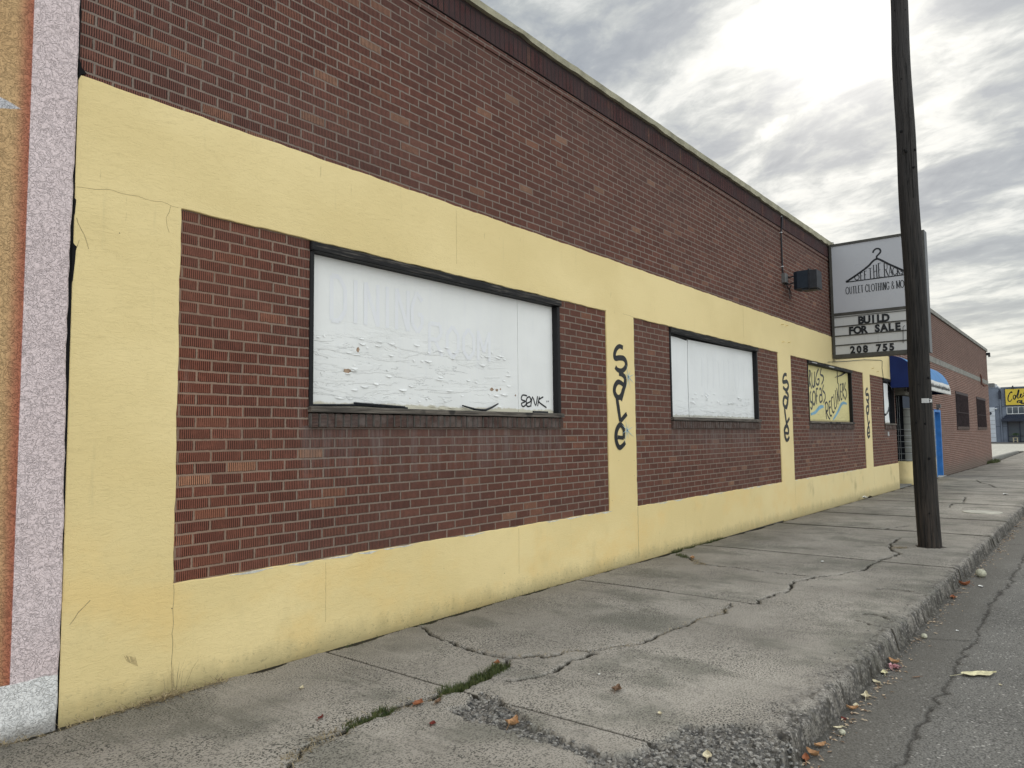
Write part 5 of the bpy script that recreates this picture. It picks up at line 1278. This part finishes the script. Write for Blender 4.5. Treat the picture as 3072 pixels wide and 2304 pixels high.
# small leaf crumbs in the gutter
mb = MB(); xs_ = []; ys_ = []
for k in range(650): x = 3.3+17*R_.random()**1.4; xs_.append(x); ys_.append(1.14-abs(R_.gauss(0, .05+.001*x)))
for x, y, z in zip(xs_, ys_, vec_z(xs_, ys_)):
    s = R_.uniform(.004, .016)*(1+x/14); a = R_.uniform(0, 6.28); c, q = math.cos(a)*s, math.sin(a)*s; t = R_.uniform(-.5, .5)*s
    mb.add([(x-c, y-q, z+.004), (x+q*.4, y-c*.4, z+.004+abs(t)), (x+c, y+q, z+.006), (x-q*.4, y+c*.4, z+.005+abs(t)*.5)], [(0, 1, 2, 3)])
props(obj('leaf_litter', mb, 'litter_mix'), 'crumbled leaf litter strung along the gutter', 'leaf litter', kind='stuff')

def leaf(name, x, y, L, wd, ang, curl, m, label, cat='leaf', group=None, lobes=0, stem=.3):
    z = sample_z(x, y)+.004; n = 8; ca_, sa_ = math.cos(ang), math.sin(ang); vs = []
    for i in range(n+1):
        t = i/n; w = wd*(math.sin(math.pi*min(1, t*.94+.05))**.8)*(1+(.35*math.sin(t*lobes*6.28) if lobes else 0)+R_.uniform(-.06, .06))
        for s in (-1, -.5, 0, .5, 1):
            u = (t-.5)*L; v = s*w*.5; h = curl*(abs(s)**1.6*.5+.5*(2*t-1)**2)+R_.uniform(0, .06)*wd
            vs.append((x+u*ca_-v*sa_, y+u*sa_+v*ca_, z+h))
    fs = []
    for i in range(n):
        for k in range(4): fs.append((i*5+k, i*5+k+1, (i+1)*5+k+1, (i+1)*5+k))
    mb = MB(); mb.add(vs, fs)
    if stem: mb.tube([(x-L*.5*ca_, y-L*.5*sa_, z+.002+curl*.5), (x-L*(.5+stem)*ca_, y-L*(.5+stem)*sa_, z+.001)], .0012, 4)
    o = obj(name, mb, m, loc=(x, y, z)); props(o, label, cat, group); return o
LV = [
 (5.48, .66, .23, .085, -.80, .012, 'leaf_yellow', 'large pale yellow leaf lying alone on the asphalt', 2),
 (8.612, 1.086, .12, .07, 1.9, .05, 'leaf_orange', 'bright orange curled leaf in the gutter beyond the round stone', 0),
 (7.898, 1.09, .13, .06, .2, .022, 'leaf_orange', 'flat orange leaf in the gutter nearer than the curled bright one', 0),
 (8.646, .988, .08, .04, .4, .006, 'petal_white', 'white triangular scrap on the asphalt beside the orange leaves', 0),
 (5.45, 1.10, .09, .06, 1.2, .03, 'leaf_tan', 'tan leaf cupped beside the pink wrapper in the gutter', 0),
 (5.189, 1.105, .09, .05, .3, .012, 'leaf_yellow', 'yellowish leaf in the gutter just below the pink wrapper', 0),
 (4.961, 1.10, .08, .04, .9, .012, 'leaf_cream', 'cream leaf in the gutter midway along the rough kerb', 0),
 (4.657, 1.09, .12, .05, .2, .02, 'leaf_cream', 'large cream leaf pair against the foot of the kerb', 1),
 (4.472, 1.10, .07, .035, .1, .008, 'leaf_cream', 'small cream leaf sliver just below the large cream pair', 0),
 (4.40, 1.10, .075, .045, 2.1, .025, 'leaf_tan', 'orange-tan leaf tucked against the kerb face', 0),
 (4.225, 1.10, .045, .03, 1.0, .01, 'leaf_red', 'small red scrap on the gutter dirt', 0),
 (4.081, 1.09, .07, .03, 2.4, .012, 'leaf_cream', 'beige seed pod in the gutter beside the tiny pale pebble', 0),
 (3.80, 1.10, .085, .04, 2.5, .02, 'leaf_tan', 'peach leaf standing against the kerb level with the gravel patch', 0),
 (3.61, 1.11, .09, .04, .3, .02, 'leaf_orange', 'rust-coloured leaf nearest the camera in the gutter', 0),
 (3.68, 1.10, .08, .05, 1.3, .03, 'leaf_tan', 'olive-tan leaf touching the rust-coloured leaf in the gutter', 0),
 (5.217, .965, .06, .018, 2.5, .004, 'leaf_brown', 'thin brown twig-like leaf on the asphalt left of the yellow leaf', 0),
 (3.57, 2.125, .085, .05, .3, .02, 'leaf_brown', 'brown crumpled leaf alone on the slab between gravel and long crack', 1),
 (3.394, 1.779, .035, .022, .6, .008, 'leaf_cream', 'pale cream scrap on the slab above the gravel', 0),
 (3.734, 2.34, .022, .014, .6, .003, 'petal_white', 'tiny white scrap between the brown leaf and the crack', 0),
 (2.901, 2.319, .085, .065, .2, .035, 'leaf_tan', 'large tan curled leaf lying on the gravel strip', 1),
 (3.537, 2.949, .055, .04, .4, .02, 'leaf_orange', 'orange-brown leaf above the right end of the grass strip', 1),
 (2.778, 2.854, .08, .045, .2, .018, 'leaf_orange', 'orange leaf at the left end of the grass strip', 2),
 (2.631, 2.603, .045, .032, .5, .008, 'leaf_red', 'dark red oval leaf on the slab below the grass', 0),
 (2.35, 3.101, .055, .022, .5, .008, 'leaf_red', 'small dark red leaf on the left slab', 1),
 (2.544, 3.53, .038, .026, .6, .012, 'leaf_cream', 'cream scrap on the slab between wall and grass', 1),
 (8.39, 2.404, .06, .035, .3, .01, 'petal_white', 'white petal on the sidewalk in front of the pole', 0),
 (3.109, 1.406, .075, .04, .4, .014, 'leaf_cream', 'yellowish leaf lying among the loose gravel by the kerb', 0),
 (7.783, 3.628, .09, .06, .4, .03, 'leaf_tan', 'orange-tan leaf among dry stalks near the second pier', 0),
 (17.284, 4.018, .22, .12, .3, .05, 'petal_white', 'crumpled white litter against the wall foot', 0),
 (17.742, 4.012, .22, .12, .3, .06, 'leaf_black', 'crumpled black litter beside the white litter at the wall foot', 0),
 (19.882, 1.701, .22, .10, .3, .02, 'petal_white', 'white scrap on the far sidewalk right of the pole', 0),
 (2.427, 2.909, .03, .018, 1.4, .02, 'leaf_cream', 'tan pod standing in the small lower grass patch', 0),
 (2.859, 2.79, .06, .03, .3, .014, 'leaf_brown', 'brown leaf curled under the near edge of the grass strip', 0),
 (6.618, .926, .03, .02, .6, .006, 'petal_white', 'white chip on the asphalt beside the branching road crack', 0),
 (5.334, .537, .03, .016, .6, .005, 'leaf_cream', 'pale chip on the asphalt right of the yellow leaf', 0)]
for (x, y, L, wd, ang, curl, m, lab, lb) in LV:
    if 1.04 < y < 1.12: y += .035; L *= .8; wd *= .85
    lit = ('litter' in lab) or ('scrap' in lab) or ('chip' in lab)
    nm = 'litter' if lit else ('petal' if 'petal' in lab else 'leaf'); 
    leaf(nm, x, y, L, wd, ang, curl, m, lab, 'litter' if lit else ('petal' if nm == 'petal' else 'leaf'), 'fallen leaves and scraps', lb, 0 if lit or nm == 'petal' else .35)
# pink wrapper, round stone, small pebbles
mb = MB(); zp = sample_z(5.34, 1.12)
for k in range(7):
    a = k*.7; c = Vector((5.33+R_.uniform(-.04, .04), 1.12+R_.uniform(-.02, .02), zp+.008)); dv = Vector((math.cos(a), math.sin(a), .25))*.045; nv = Vector((-math.sin(a), math.cos(a), .4))*.010
    mb.add([c-dv-nv, c+nv*1.5+Vector((0, 0, .012)), c+dv+nv, c-nv+Vector((0, 0, .002))], [(0, 1, 2, 3)])
props(obj('wrapper', mb, 'wrap_pink'), 'torn pink wrapper in the gutter against the kerb', 'wrapper')
def pebble(x, y, r, lab):
    z = sample_z(x, y)+r*.75; mb = MB(); vs = []; nn, mm = 12, 8; fs = []
    for i in range(1, mm):
        t = math.pi*i/mm
        for k in range(nn): a = 2*math.pi*k/nn; vs.append((x+r*1.15*math.sin(t)*math.cos(a), y+r*math.sin(t)*math.sin(a), z+r*.85*math.cos(t)))
    vs += [(x, y, z+r*.85), (x, y, z-r*.85)]
    for i in range(mm-2):
        for k in range(nn): fs.append((i*nn+k, (i+1)*nn+k, (i+1)*nn+(k+1) % nn, i*nn+(k+1) % nn))
    for k in range(nn): fs += [(len(vs)-2, k, (k+1) % nn), (len(vs)-1, (mm-2)*nn+(k+1) % nn, (mm-2)*nn+k)]
    mb.add(vs, fs); props(obj('pebble', mb, 'pebble', smooth=True), lab, 'stone', 'round stones in the gutter')
pebble(9.25, 1.05, .052, 'smooth round greenish stone in the gutter near the pole'); pebble(6.25, 1.09, .022, 'small pale pebble in the gutter half way along the rough kerb'); pebble(4.02, 1.09, .016, 'tiny pale pebble in the gutter level with the gravel patch')
# flush round cover in the far sidewalk
zq = float(zg(15.27))
mb = MB(); mb.tube([(15.27, 1.664, zq-.01), (15.27, 1.664, zq+.012)], .30, 28); mh = obj('utility_cover', mb, 'pale_concrete'); props(mh, 'flush round cover set in the sidewalk beyond the pole', 'utility cover')
